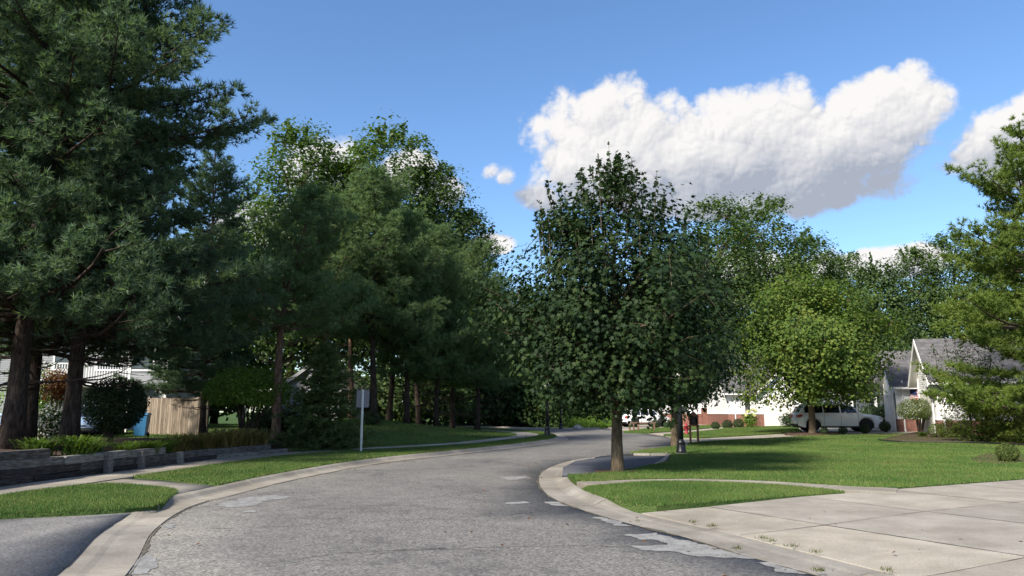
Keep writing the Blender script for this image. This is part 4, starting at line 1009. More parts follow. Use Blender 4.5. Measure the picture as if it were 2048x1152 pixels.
# ------------------------------------------------------------------ shrubs and clumps
def clump_mesh(name, seed, n, h, spread, w):
    rs = np.random.RandomState(seed); V = []; F = []
    for i in range(n):
        a = rs.uniform(0, 6.28); l = spread * rs.uniform(.35, 1.1); hh = h * rs.uniform(.6, 1.15); o = np.array([rs.normal() * .08, rs.normal() * .08, 0]); d = np.array([math.cos(a), math.sin(a), 0]); s = np.array([-d[1], d[0], 0]) * w * rs.uniform(.6, 1.2)
        b = len(V)
        for t, ww in ((0, .7), (.35, 1), (.7, .8), (1, .05)):
            c = o + d * l * t ** 1.4 + np.array([0, 0, hh * (1.75 * t - 1.05 * t * t)]); V += [c - s * ww * .5, c + s * ww * .5]
        F += [(b + 2 * k, b + 2 * k + 1, b + 2 * k + 3, b + 2 * k + 2) for k in range(3)]
    return npmesh(name, np.array(V), np.array(F))
def plant_shrubs():
    c1 = clump_mesh('clump', 1, 230, .40, .44, .017); c2 = clump_mesh('clump', 2, 240, .50, .48, .018); c3 = clump_mesh('clump', 3, 210, .34, .40, .019)
    rs = random.Random(5); sw_ = swo
    def wall_pt(y, back):
        i = int(np.argmin(np.abs(sw_[:, 1] - y) + (sw_[:, 0] > -4) * 50)); p = sw_[i]; return p[0] - back * .93, p[1] + back * .35
    places = ['low green day lily clump nearest to the photo\'s left edge', 'green day lily clump at the foot of the thickest pine', 'green day lily clump hanging over the dark timbers', 'bushy green day lily clump between two timber posts', 'day lily clump below the pine by the flowering shrub', 'green clump spilling over the top timber', 'green clump below the round dark shrub', 'clump with a few tan blades in front of the round shrub', 'clump in front of the blue bin', 'last green clump before the straw coloured ones']
    for i, (y, bk) in enumerate([(15.0, .9), (17.6, .95), (18.0, .32), (18.6, .45), (19.0, .9), (19.6, .28), (20.2, .5), (20.8, .28), (21.5, .34), (22.2, .7)]):
        x, yy = wall_pt(y, bk); o = link('day_lily', [c1, c3][i % 2], None); o.location = (x, yy, ZL(x, yy) - .02); o.rotation_euler = (0, 0, rs.uniform(0, 6)); o.scale = (rs.uniform(.9, 1.7),) * 3
        if not o.data.materials: o.data.materials.append(MATS['leaf_daylily'])
        tag(o, places[i], 'plant', 'green clumps behind the timber wall')
    places = ['straw tipped grass clump beside the dark mulch gap', 'straw coloured grass clump in front of the fence end', 'tall straw grass clump below the clipped umbrella shrub', 'dense straw grass clump over the pale timbers', 'straw grass clump at the foot of the leaning pine', 'drooping straw grass clump near the wall end', 'straw grass clump hanging over the last timber', 'small straw grass clump behind the last timber', 'back row straw grass clump by the leaning pine']
    for i, (y, bk) in enumerate([(23.4, .9), (23.9, .5), (24.5, .8), (25.0, .45), (25.6, .7), (26.2, .4), (26.8, .55), (27.2, .9), (26.2, 1.2)]):
        x, yy = wall_pt(y, bk); o = link('ornamental_grass', c2, None); o.location = (x, yy, ZL(x, yy) - .02); o.rotation_euler = (0, 0, rs.uniform(0, 6)); o.scale = (rs.uniform(1.5, 2.0),) * 3
        if not o.data.materials: o.data.materials.append(MATS['leaf_straw'])
        tag(o, places[i], 'plant', 'straw coloured grass clumps behind the wall')
    BK = 'bark_pine'
    shrub('round_shrub', shrub_meshes('round_shrub', 4, 1.1, 1.1, 1.0, 1.5, 9000, .10, 'oval', 7, thick=.25, rough=.05), (BK, 'leaf_shrub_dark'), on_left(226, 870, 28), 0, 1.0, 'big round dark clipped shrub in front of the blue car')
    shrub('umbrella_shrub', shrub_meshes('umbrella_shrub', 5, 1.75, 1.5, 1.05, 2.0, 13000, .10, 'oval', 9, flat_bottom=.45, thick=.3, rough=.07), (BK, 'leaf_shrub'), on_left(492, 862, 30.5), 0, 1.0, 'bright green clipped shrub shaped like an umbrella over bare stems')
    shrub('flowering_shrub', shrub_meshes('flowering_shrub', 6, .68, .6, .62, .75, 2600, .075, 'round', 5, thick=.4, rough=.12), (BK, 'leaf_flowering'), on_left(95, 862, 29), 0, 1.05, 'shrub covered in small white flowers between two pine trunks')
    shrub('rust_shrub', shrub_meshes('rust_shrub', 7, .8, .8, .75, 2.3, 2200, .10, 'maple', 6, thick=.6, rough=.2), (BK, 'leaf_rust'), on_left(112, 862, 32), 0, 1.0, 'rust coloured small tree behind the white flowering shrub')
    shrub('shrub', shrub_meshes('yellow_shrub', 8, 1.2, 1.0, 1.5, 1.6, 3500, .11, 'oval', 6, thick=.5, rough=.2), (BK, 'leaf_shrub'), on_left(60, 862, 34), 0, 1.1, 'light green bush glimpsed between the first two pine trunks')
    lo = shrub_meshes('low_shrub', 9, .8, .7, .55, .5, 2600, .10, 'oval', 4, thick=.4, rough=.15)
    for px, Y, s, lab in [(530, 33.5, 1.1, 'dark low bush right of the bare shrub stems'), (590, 34, 1.3, 'dark bush between leaning pine and spruce'), (742, 39.5, .7, 'small tan green bush at the foot of the pine behind the sign')]:
        shrub('low_shrub', lo, (BK, 'leaf_shrub_dark'), on_left(px, 860, Y), px, s, lab, group='low bushes on the bank')
    # hedge of undergrowth closing the woods
    un = shrub_meshes('undergrowth', 10, 3.2, 2.2, 2.2, 1.5, 4200, .22, 'round', 6, thick=.5, rough=.22)
    labs = ['dark undergrowth bush behind the pine trunks by the sign', 'dark undergrowth bush behind the slim reddish pine', 'dark undergrowth bush between the pines right of the sign', 'dark undergrowth bush in the deepest shade of the pines', 'dark undergrowth bush at the side road mouth', 'dark undergrowth bush left of the far lamp post', 'green undergrowth bush right of the far lamp posts', 'green undergrowth bush behind the pale rock', 'green undergrowth bush left of the maple trunk', 'undergrowth bush behind the white hatchback', 'undergrowth bush past the white hatchback', 'undergrowth bush behind the young spruce']
    for i, (px, Y, s) in enumerate([(730, 58, 1.3), (670, 57, 1.3), (800, 60, 1.4), (870, 64, 1.4), (950, 72, 1.3), (1030, 73, 1.3), (1120, 72, 1.1), (1170, 73, .8), (1215, 76, 1.2), (1280, 82, 1.2), (1350, 86, 1.3), (610, 56, 1.2)]):
        p = at(px, 840, Y); z = ZL(p.x, Y) if px < 900 else T(p.x, Y)
        shrub('undergrowth_bush', un, (BK, 'leaf_wood'), (p.x, Y, z - .1), i * 1.7, s, labs[i], 'shrub', 'undergrowth under the woods')
    fl = shrub_meshes('low_plants', 11, 1.3, .9, .45, .35, 1600, .10, 'oval', 4, thick=.5, rough=.2)
    for i, (px, Y, lab) in enumerate([(1150, 64, 'low leafy plants beside the pale rock'), (1185, 65, 'low leafy plants between rock and maple trunk'), (1215, 66, 'low leafy plants beside the white hatchback drive')]):
        shrub('low_plants', fl, (BK, 'leaf_shrub'), on_right(px, Y, -.05), i, 1.2, lab, 'plant', 'low plants along the far kerb')
    # right side
    ball = shrub_meshes('boxwood_ball', 12, .32, .32, .30, .30, 2600, .05, 'oval', 3, thick=.15, rough=.04, power=3)
    for px, Y, s, lab in [(1646, 41.5, .72, 'first clipped boxwood ball right of the light maple trunk'), (1684, 42, .72, 'second clipped boxwood ball below the white car door'), (1727, 42, .85, 'third clipped boxwood ball hiding the white car front wheel'), (1768, 44, 1.0, 'dark boxwood ball just ahead of the white car nose')]:
        shrub('boxwood_ball', ball, (BK, 'leaf_shrub_dark'), on_right(px, Y), px, s, lab, group='boxwood balls by the large white car')
    for px, Y, s, lab in [(1430, 57, 1.0, 'boxwood ball at the brick corner of the far white house'), (1454, 57, 1.2, 'larger boxwood ball before the white wall, left of the hydrangea'), (1310, 62, 1.2, 'boxwood ball beside the white hatchback door'), (1334, 62, 1.2, 'boxwood ball ahead of the white hatchback'), (1476, 58, 1.3, 'dark boxwood mound left of the hydrangea')]:
        shrub('boxwood_ball', ball, (BK, 'leaf_shrub_dark'), on_right(px, Y, -.02), px, s, lab, group='boxwood balls by the far houses')
    hy = shrub_meshes('hydrangea', 13, .5, .45, .5, .55, 1300, .09, 'oval', 4, thick=.5, rough=.15)
    h = shrub('hydrangea', hy, (BK, 'leaf_shrub'), on_right(1499, 57.5, .02), 0, 1.2, 'hydrangea bush with pale yellow blooms before the brick wall')
    for k, (x, z) in enumerate([(-.2, .95), (.05, 1.05), (.28, .98), (-.32, .7), (.2, .72)]):
        b = link('bloom', shrub_meshes('bloom%d' % k, 20 + k, .11, .11, .10, 0.12, 160, .05, 'round', 0)[1], h, 'petals'); b.location = (x, -.42 + .3 * abs(x), z)
    shrub('lantern_shrub', shrub_meshes('ball_shrub', 14, 1.02, .95, .66, 1.28, 7500, .06, 'oval', 9, thick=.3, rough=.05, flat_bottom=.75), (BK, 'leaf_yew'), on_right(1835, 39.5), 0, 1.0, 'rounded shrub on bare stems in front of the gabled garage')
    bx = shrub_meshes('box_hedge', 15, .5, .42, .40, .38, 2400, .05, 'oval', 4, thick=.12, rough=.05)
    for px, Y, s, lab in [(1872, 36.2, .85, 'clipped yew mound left of three by the brick wall'), (1893, 36, 1.0, 'middle clipped yew mound by the brick wall'), (1921, 35.8, .95, 'clipped yew mound by the brick wall nearest to the layered pine')]:
        shrub('yew_mound', bx, (BK, 'leaf_yew'), on_right(px, Y, .12), px, s, lab, group='yew mounds along the brick wall')
    shrub('yew_ball', shrub_meshes('yew_ball', 16, .31, .31, .29, .28, 3200, .04, 'oval', 4, thick=.2, rough=.05), (BK, 'leaf_yew'), on_right(2006, 22.6, .1), 0, 1.0, 'small round yew in its own mulch patch on the big lawn')
    jn = pine_meshes('juniper', 97, 1.6, .1, lambda h: 1.5 * (1 - h) ** .5, .16, 8, .3, .1, 6, 4, 12, .11, .018, None, .06, (0, 0), .1, wob=.02, limb=.02)
    tree('juniper', jn, (BK, 'needles_yellow'), on_right(1972, 32.5, .1), 0, (1.2, 1, 1.1), 'low spreading juniper under the layered pine', 'shrub')
    tree('juniper', jn, (BK, 'needles_yellow'), on_right(2050, 31.5, .1), 2, (1.1, 1, .9), 'spreading juniper cut off by the photo\'s right edge', 'shrub')
    o = link('day_lily', c3, None); o.location = on_right(1842, 37.0, .1); tag(o, 'low lily clump in the mulch below the shrub on stems', 'plant')
    shrub('low_shrub', lo, (BK, 'leaf_shrub_dark'), on_right(1738, 53, .1), 1, 1.4, 'evergreen bush before the white porch railing')
    shrub('low_shrub', lo, (BK, 'leaf_shrub_dark'), on_right(1778, 50, .1), 2, 1.5, 'dark hedge bush between porch and gabled garage')
    shrub('low_shrub', lo, (BK, 'leaf_straw'), on_right(1584, 56, .05), 3, 1.1, 'yellowing bush behind the white car tail light')
plant_shrubs()
sheet('planting_bed', [tuple(p) for p in spline([G(*p) for p in [(1758, 886.5), (1800, 890), (1900, 891.5), (1985, 893.5), (2070, 899), (2200, 905)]] + [(34, 31), (36, 40), (26, 42), G(1850, 868), G(1800, 876), G(1758, 886.5)], 1.2)][:-1], 'mulch', lambda x, y: T(x, y) + .15, 1.0, .2)
sheet('planting_bed', [G(2006 + 62 * math.cos(a) * (1 + .1 * math.sin(3 * a)), 925 + 11 * math.sin(a)) for a in np.linspace(0, 6.2, 22)], 'mulch', lambda x, y: T(x, y) + .14, .4, .1)
sheet('planting_bed', [tuple(np.array(on_right(1236, 19.3)[:2]) + np.array([.62 * math.cos(a) * (1 + .2 * math.sin(2 * a)), .5 * math.sin(a)])) for a in np.linspace(0, 6.1, 18)], 'mulch', lambda x, y: T(x, y) + .135, .3, .1)
sheet('planting_bed', [tuple(np.array(on_right(1622, 42.5)[:2]) + np.array([1.5 * math.cos(a), 1.2 * math.sin(a)])) for a in np.linspace(0, 6.1, 18)], 'mulch', lambda x, y: T(x, y) + .15, .6, .1)
def edging():
    P = resample(spline([G(*p) for p in [(1758, 887), (1800, 890.6), (1900, 892.1), (1985, 894.2), (2070, 899.6)]], .5), .4)
    mb = MB(); mb.tube([(x, y, T(x, y) + .17) for x, y in P], .03, 6); tag(mb.build('edging', 'edging_black'), 'black plastic edging along the mulch bed of the gabled garage', 'edging')
edging()

# ------------------------------------------------------------------ houses
def boards(mb, o, u, n, width, z0, z1, lap=.11, top=None):
    """lapped siding on an upright face: o corner, u along, n outward; top(z) -> (a, b) limits along u for gables"""
    o, u, n = Vector(o), Vector(u), Vector(n); z = z0; flip = Vector((0, 0, 1)).cross(u).dot(n) < 0   # keep faces turned outward
    while z < z1 - .01:
        zt = min(z + lap, z1)
        a0, b0 = top(z) if top else (0, width); a1, b1 = top(zt) if top else (0, width)
        if b0 - a0 < .05: break
        P = lambda s, zz, k: o + u * s + n * k + Vector((0, 0, zz))
        vs = [P(a0, z, .022), P(b0, z, .022), P(b1, zt, .006), P(a1, zt, .006), P(a0, z, .004), P(b0, z, .004)]
        fs = [(0, 1, 2, 3), (4, 5, 1, 0)]
        mb.add(vs, [f[::-1] for f in fs] if not flip else fs); z = zt
    return mb
def garage_door(parent, o, u, n, w, h, rows=4):
    o, u, n = Vector(o), Vector(u).normalized(), Vector(n).normalized(); m = Matrix((u, n, Vector((0, 0, 1)))).transposed().to_4x4(); m.translation = o
    d = MB(); d.box(0, w, -.06, -.02, 0, h, m); door = d.build('garage_door', 'garage_paint', parent)
    for r in range(rows):
        b = MB(); z0 = h * r / rows + .012; z1 = h * (r + 1) / rows - .012; b.box(.02, w - .02, -.018, -.004, z0, z1, m)
        k = max(2, int(w / .6))
        for c in range(k): x0 = w * c / k + .09; x1 = w * (c + 1) / k - .09; b.box(x0, x1, -.003, .008, z0 + .1, z1 - .1, m)
        b.build('panel', 'garage_paint', door)
    t = MB(); t.box(-.11, -.003, -.02, .03, 0, h + .11, m); t.box(w + .003, w + .11, -.02, .03, 0, h + .11, m); t.box(0, w, -.02, .03, h + .003, h + .11, m)
    t.build('door_trim', 'white_trim', parent)
def window(parent, o, u, n, w, h, mat='white_trim', cross=True):
    o, u, n = Vector(o), Vector(u).normalized(), Vector(n).normalized(); m = Matrix((u, n, Vector((0, 0, 1)))).transposed().to_4x4(); m.translation = o
    f = MB(); f.box(-.09, 0, -.02, .05, -.09, h + .09, m); f.box(w, w + .09, -.02, .05, -.09, h + .09, m); f.box(0, w, -.02, .05, -.09, 0, m); f.box(0, w, -.02, .05, h, h + .09, m)
    if cross: f.box(0, w, -.01, .04, h * .48, h * .52, m)
    wd = f.build('window', mat, parent); g = MB(); g.box(0, w, .0, .012, 0, h, m); g.build('pane', 'house_glass', wd)
def gable_roof(parent, x0, x1, y0, y1, ze, zr, along='x', th=.16, over=.4, name='roof'):
    """pitched roof over a rectangle, ridge along x or y; shingle slabs, fascia boards and soffit"""
    mb = MB()
    if along == 'x':
        ym = (y0 + y1) / 2; s = (zr - ze) / (ym - y0); zo = ze - over * s
        for a, b in ((y0 - over, ym), (y1 + over, ym)):
            vs = [(x0 - over, a, zo), (x1 + over, a, zo), (x1 + over, b, zr), (x0 - over, b, zr)]; vs2 = [(x, y, z + th) for x, y, z in vs]
            mb.add(vs + vs2, [(4, 5, 6, 7), (0, 1, 2, 3), (0, 1, 5, 4), (1, 2, 6, 5), (2, 3, 7, 6), (3, 0, 4, 7)] if a < b else [(7, 6, 5, 4), (3, 2, 1, 0), (0, 4, 5, 1), (1, 5, 6, 2), (2, 6, 7, 3), (3, 7, 4, 0)])
        r = mb.build(name, 'shingles', parent, uv=True)
        for xf in (x0 - over - .03, x1 + over):
            for a in (y0 - over, y1 + over):
                fa = MB(); fa.add([(xf, a, zo - .12), (xf + .03, a, zo - .12), (xf + .03, ym, zr - .12), (xf, ym, zr - .12), (xf, a, zo + th - .01), (xf + .03, a, zo + th - .01), (xf + .03, ym, zr + th - .01), (xf, ym, zr + th - .01)], [(0, 1, 2, 3), (4, 7, 6, 5), (0, 4, 5, 1), (1, 5, 6, 2), (2, 6, 7, 3), (3, 7, 4, 0)]); fa.build('fascia', 'white_trim', parent)
        so_ = MB()
        for a, b in ((y0 - over, ym), (y1 + over, ym)):
            so_.add([(x0 - over, a, zo - .012), (x1 + over, a, zo - .012), (x1 + over, b, zr - .012), (x0 - over, b, zr - .012)], [(0, 1, 2, 3)])
        so_.build('soffit', 'soffit_bounce_cream', parent)  # bounce light under the eaves put into the colour
        for a, sgn in ((y0 - over, -1), (y1 + over, 1)): gu = MB(); gu.box(x0 - over, x1 + over, min(a, a + sgn * .1), max(a, a + sgn * .1), zo + .01, zo + .12); gu.build('gutter', 'white_trim', parent)
    else:
        xm = (x0 + x1) / 2; s = (zr - ze) / (xm - x0); zo = ze - over * s
        for a, b in ((x0 - over, xm), (x1 + over, xm)):
            vs = [(a, y0 - over, zo), (a, y1 + over, zo), (b, y1 + over, zr), (b, y0 - over, zr)]; vs2 = [(x, y, z + th) for x, y, z in vs]
            mb.add(vs + vs2, [(4, 5, 6, 7), (0, 1, 2, 3), (0, 1, 5, 4), (1, 2, 6, 5), (2, 3, 7, 6), (3, 0, 4, 7)])
        r = mb.build(name, 'shingles', parent, uv=True)
        for yf in (y0 - over - .03, y1 + over):
            for a in (x0 - over, x1 + over):
                fa = MB(); fa.add([(a, yf, zo - .12), (a, yf + .03, zo - .12), (xm, yf + .03, zr - .12), (xm, yf, zr - .12), (a, yf, zo + th - .01), (a, yf + .03, zo + th - .01), (xm, yf + .03, zr + th - .01), (xm, yf, zr + th - .01)], [(0, 1, 2, 3), (4, 7, 6, 5), (0, 4, 5, 1), (1, 5, 6, 2), (2, 6, 7, 3), (3, 7, 4, 0)]); fa.build('fascia', 'white_trim', parent)
    return r
def wall_box(parent, x0, x1, y0, y1, z1, mat='white_siding', gable=None, brick=0., name='wall'):
    """core box with lapped siding on its four faces; gable = ('x', zr): gable ends on the x faces"""
    c = MB(); c.box(x0, x1, y0, y1, 0, z1)
    if gable:
        ax, zr = gable
        if ax == 'x': ym = (y0 + y1) / 2; c.prism([(y0, z1 + .001), (y1, z1 + .001), (ym, zr)], 0, x0, x1)
        else: xm = (x0 + x1) / 2; c.prism([(x0, z1 + .001), (x1, z1 + .001), (xm, zr)], 1, y0, y1)
    wl_ = c.build(name, mat, parent)
    s = MB(); zb = brick
    for o, u, n, w, isx in (((x0, y0, 0), (1, 0, 0), (0, -1, 0), x1 - x0, False), ((x0, y1, 0), (1, 0, 0), (0, 1, 0), x1 - x0, False), ((x0, y0, 0), (0, 1, 0), (-1, 0, 0), y1 - y0, True), ((x1, y0, 0), (0, 1, 0), (1, 0, 0), y1 - y0, True)):
        boards(s, o, u, n, w, zb, z1)
        if gable and (gable[0] == 'x') == isx:
            zr = gable[1]; boards(s, o, u, n, w, z1, zr, top=lambda z, w=w, zr=zr: (w / 2 * (z - z1) / (zr - z1), w - w / 2 * (z - z1) / (zr - z1)))
    s.build('siding', mat, wl_)
    for x in (x0, x1):
        for y in (y0, y1): t = MB(); t.box(x - .055, x + .055, y - .055, y + .055, zb, z1 - .01); t.build('corner_board', 'white_trim', wl_)
    if brick:
        b = MB(); b.box(x0 - .06, x1 + .06, y0 - .06, y1 + .06, -.3, brick - .03); b.build('brick_base', 'brick_red', parent, uv=True)
        cp = MB(); cp.box(x0 - .09, x1 + .09, y0 - .09, y1 + .09, brick - .029, brick + .03); cp.build('ledge', 'white_trim', parent)
    return wl_
def downspout(parent, x, y, z0, z1, dx=0., dy=-.08):
    m = MB(); m.tube([(x + dx * 3, y + dy * 3.2, z1 + .25), (x + dx, y + dy, z1), (x + dx, y + dy, z0 + .2), (x + dx * 2.5, y + dy * 3.5, z0 + .05)], .045, 6); m.build('downspout', 'white_trim', parent)

def near_house():
    c = at(1878, 850, 38); pad = .47
    h = empty('gabled_house', (c.x, 38, pad), R_(-16.5)); tag(h, 'white sided house with two garage gables and brick base behind the layered pine', 'house')
    # near garage: front x=0 faces the street, side y=0 faces the viewer
    wall_box(h, 0, 7, 0, 3.6, 2.95, gable=('x', 4.75), brick=.75)
    gable_roof(h, 0, 7.6, 0, 3.6, 2.93, 4.85, 'x', over=.42)
    # the brick gives way to the door
    d = MB(); d.box(-.075, -.062, .42, 3.18, -.25, 2.3); d.build('door_recess', 'white_trim', h)
    garage_door(h, (-.10, .5, -.05), (0, 1, 0), (-1, 0, 0), 2.6, 2.2)
    # far garage
    wall_box(h, -.6, 6.5, 6.5, 10.1, 2.9, gable=('x', 4.62), brick=.75)
    gable_roof(h, -.6, 7.1, 6.5, 10.1, 2.88, 4.72, 'x', over=.42)
    d = MB(); d.box(-.675, -.662, 6.92, 9.68, -.25, 2.3); d.build('door_recess', 'white_trim', h)
    garage_door(h, (-.70, 7.0, -.05), (0, 1, 0), (-1, 0, 0), 2.6, 2.2)
    # entry between them and main block
    wall_box(h, 2.0, 6.9, 3.62, 6.48, 2.85, brick=.75)
    wall_box(h, 7.02, 16, -2.5, 12.5, 2.95, gable=('y', 6.3))
    gable_roof(h, 7.02, 16, -2.5, 12.5, 2.93, 6.4, 'y', over=.45)
    window(h, (8.4, -2.53, .9), (1, 0, 0), (0, -1, 0), 1.2, 1.4); window(h, (12.2, -2.53, .9), (1, 0, 0), (0, -1, 0), 1.2, 1.4)
    downspout(h, .25, 0, -.1, 2.75); downspout(h, -.3, 6.5, -.1, 2.7)
    l = MB(); l.lathe([(.0, -.16), (.03, -.15), (.085, -.1), (.10, .08), (.13, .10), (.02, .2), (.012, .27)], 8, (-.2, .22, 1.95)); l.tube([(-.06, .22, 2.12), (-.15, .22, 2.2), (-.2, .22, 2.15)], .015, 5); l.build('wall_lantern', 'black_iron', h)
    # flag on the wall by the entry
    f = empty('flag', tuple(h.matrix_world @ Vector((0, 0, 0))))
    M_ = Matrix.Translation((c.x, 38, pad)) @ Matrix.Rotation(R_(-16.5), 4, 'Z')
    p0 = M_ @ Vector((-.02, 6.38, 2.55)); f.location = p0; tag(f, 'striped flag on a slanting pole between the two garages', 'flag')
    a = Vector((0, 0, 0)); b = Vector((1.15, -1.0, -.32)) * .8; p = MB(); p.tube([a, b], .018, 6); p.build('pole', 'black_iron', f)
    u = b.normalized(); n = 9; L_ = 1.1; Hh = .62
    for st in range(13):
        V = []
        for k in range(n + 1):
            s = .12 + L_ * k / n * .85
            for zz in (st, st + 1): V.append(u * s + Vector((.03 * math.sin(k * 1.3 + zz * .2), .05 * math.sin(k * 1.1), -.03 - Hh * zz / 13)))
        me = bpy.data.meshes.new('stripe'); me.from_pydata(V, [], [(2 * k, 2 * k + 1, 2 * k + 3, 2 * k + 2) for k in range(n)]); me.update()
        link('stripe', me, f, 'red_cloth' if st % 2 == 0 else 'white_cloth')
    V = []
    for k in range(5):
        s = .12 + L_ * .4 * k / 4 * .85
        for zz in (0, 7): V.append(u * s + Vector((.03 * math.sin(k * 1.2 + zz * .2), .05 * math.sin(k * 1.1), -.03 - Hh * zz / 13)) + Vector((-.015, -.02, 0)))
    me = bpy.data.meshes.new('canton'); me.from_pydata(V, [], [(2 * k, 2 * k + 1, 2 * k + 3, 2 * k + 2) for k in range(4)]); me.update(); link('canton', me, f, 'navy_cloth')
near_house()

def railing(parent, x0, x1, y, z0, h, step=.125, post=2.0, name='baluster', axis='x'):
    r = MB(); r.box(x0, x1, y - .035, y + .035, z0 + h - .05, z0 + h); r.box(x0, x1, y - .025, y + .025, z0 + .08, z0 + .13); rail = r.build('railing', 'white_trim', parent)
    b = MB(); b.box(-.018, .018, -.018, .018, z0 + .131, z0 + h - .051); me = None; x = x0 + step
    while x < x1 - .05:
        if me is None: o = b.build('baluster', 'white_trim', rail); me = o.data
        else: o = link('baluster', me, rail)
        o.location = (x, y, 0); x += step
def far_houses():
    p = at(1462, 848, 61); h = empty('ranch_house', (p.x, 61, .56), R_(-4)); tag(h, 'long low white house with brick knee walls and a porch behind the large white car', 'house')
    wall_box(h, .1, 13.6, 1.2, 10, 2.8, brick=0.9)
    gable_roof(h, .1, 13.6, 1.2, 10, 2.78, 6.2, 'x', over=.45)
    wall_box(h, 2.05, 5.4, -1.2, 1.14, 2.7, gable=('y', 4.2), brick=.9); gable_roof(h, 2.05, 5.4, -1.2, 4.5, 2.68, 4.3, 'y', over=.35)
    d = MB(); d.box(2.4, 4.65, -1.275, -1.262, -.25, 2.35); d.build('door_recess', 'white_trim', h)
    garage_door(h, (2.45, -1.30, -.05), (1, 0, 0), (0, -1, 0), 2.1, 2.2)
    window(h, (1.45, 1.165, .98), (1, 0, 0), (0, -1, 0), .42, 1.6, cross=False); window(h, (6.3, 1.165, 1.05), (1, 0, 0), (0, -1, 0), 1.3, 1.35); window(h, (9.6, 1.165, 1.0), (1, 0, 0), (0, -1, 0), .8, 1.4); window(h, (11.4, 1.165, 1.0), (1, 0, 0), (0, -1, 0), .9, 1.4)
    downspout(h, .65, 1.2, -.1, 2.6); downspout(h, 5.0, -1.2, -.1, 2.5)
    pf = MB(); pf.box(9.2, 13.0, -.9, 1.1, -.3, .32); pf.build('porch_floor', 'kerb_concrete', h)
    for x in (9.35, 11.2, 12.85):
        m = MB(); m.box(x - .08, x + .08, -.85, -.69, .321, 2.45); m.build('porch_post', 'white_trim', h)
    m = MB(); m.box(9.1, 13.1, -.95, -.6, 2.451, 2.68); m.build('porch_beam', 'white_trim', h)
    m = MB(); m.add([(9.0, -1.15, 2.69), (13.2, -1.15, 2.69), (13.2, 1.3, 3.35), (9.0, 1.3, 3.35), (9.0, -1.15, 2.8), (13.2, -1.15, 2.8), (13.2, 1.3, 3.46), (9.0, 1.3, 3.46)], [(3, 2, 1, 0), (4, 5, 6, 7), (0, 1, 5, 4), (1, 2, 6, 5), (2, 3, 7, 6), (3, 0, 4, 7)]); m.build('porch_roof', 'shingles', h, uv=True)
    railing(h, 9.43, 11.12, -.77, .33, .95); railing(h, 11.28, 12.77, -.77, .33, .95)
    p = at(1338, 848, 73); h = empty('ranch_house', (p.x, 73, .52), R_(-2)); tag(h, 'white house with brick piers glimpsed under the dark maples', 'house')
    wall_box(h, 0, 7.6, 1.5, 9, 2.8, brick=.95); gable_roof(h, 0, 7.6, 1.5, 9, 2.78, 5.8, 'x', over=.45)
    wall_box(h, 3.9, 6.3, -.5, 1.44, 2.7, gable=('y', 3.9)); gable_roof(h, 3.9, 6.3, -.5, 4, 2.68, 4.0, 'y', over=.3)
    m = MB(); m.box(3.2, 3.84, -.4, .3, -.3, 1.5); m.build('brick_pier', 'brick_red', h, uv=True)
    garage_door(h, (4.2, -.56, -.05), (1, 0, 0), (0, -1, 0), 1.8, 2.1); downspout(h, 3.0, 1.4, -.1, 2.6); window(h, (1.0, 1.465, 1.05), (1, 0, 0), (0, -1, 0), 1.1, 1.3)
    # pine side
    p = at(70, 850, 41); h = empty('deck_house', (p.x, 41, .45), R_(8)); tag(h, 'two storey pale house with a white deck railing glimpsed behind the left pines', 'house')
    wall_box(h, -6, 6.6, 0, 9, 5.8, 'grey_and_shaded_siding'); gable_roof(h, -6, 6.6, 0, 9, 5.78, 9.2, 'x', over=.5)  # white siding greyed, its shade put into the colour
    for x in (-3.5, .7, 2.9, 4.6): window(h, (x, -.035, 3.5), (1, 0, 0), (0, -1, 0), 1.25, 1.45)
    window(h, (-1, -.035, .9), (1, 0, 0), (0, -1, 0), 1.2, 1.2); window(h, (3.4, -.035, .9), (1, 0, 0), (0, -1, 0), 1.2, 1.2)
    m = MB(); m.box(.3, 5.7, -2.6, -.05, 2.45, 2.68); m.build('deck', 'white_trim', h)
    for x in (.4, 2.9, 5.5):
        m = MB(); m.box(x - .07, x + .07, -2.55, -2.41, -.3, 2.449); m.build('deck_post', 'white_trim', h); m = MB(); m.box(x - .06, x + .06, -2.54, -2.42, 2.69, 3.75); m.build('rail_post', 'white_trim', h)
    railing(h, .46, 2.84, -2.48, 2.69, 1.0, .13); railing(h, 2.96, 5.44, -2.48, 2.69, 1.0, .13)
    p = at(598, 850, 52); h = empty('grey_house', (p.x, 52, .9), R_(-12)); tag(h, 'grey sided gable house glimpsed between leaning pine and spruce', 'house')
    wall_box(h, -1.6, 2.9, 0, 7, 2.3, 'grey_and_shaded_siding', gable=('y', 3.7)); gable_roof(h, -1.6, 2.9, 0, 7, 2.28, 3.8, 'y', over=.3)
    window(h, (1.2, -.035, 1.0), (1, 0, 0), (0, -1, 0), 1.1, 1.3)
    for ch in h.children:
        if ch.name.startswith('fascia'): ch.data.materials[0] = MATS['grey_and_shaded_siding']
    pm = MB(); pm.box(-5.4, -1.7, 1.6, 3.0, 2.2, 2.36); pm.build('porch_roof', 'white_trim', h)
    for x in (-5.3, -1.8):
        m = MB(); m.box(x - .07, x + .07, 1.65, 1.79, -.5, 2.199); m.build('porch_post', 'white_trim', h)
far_houses()

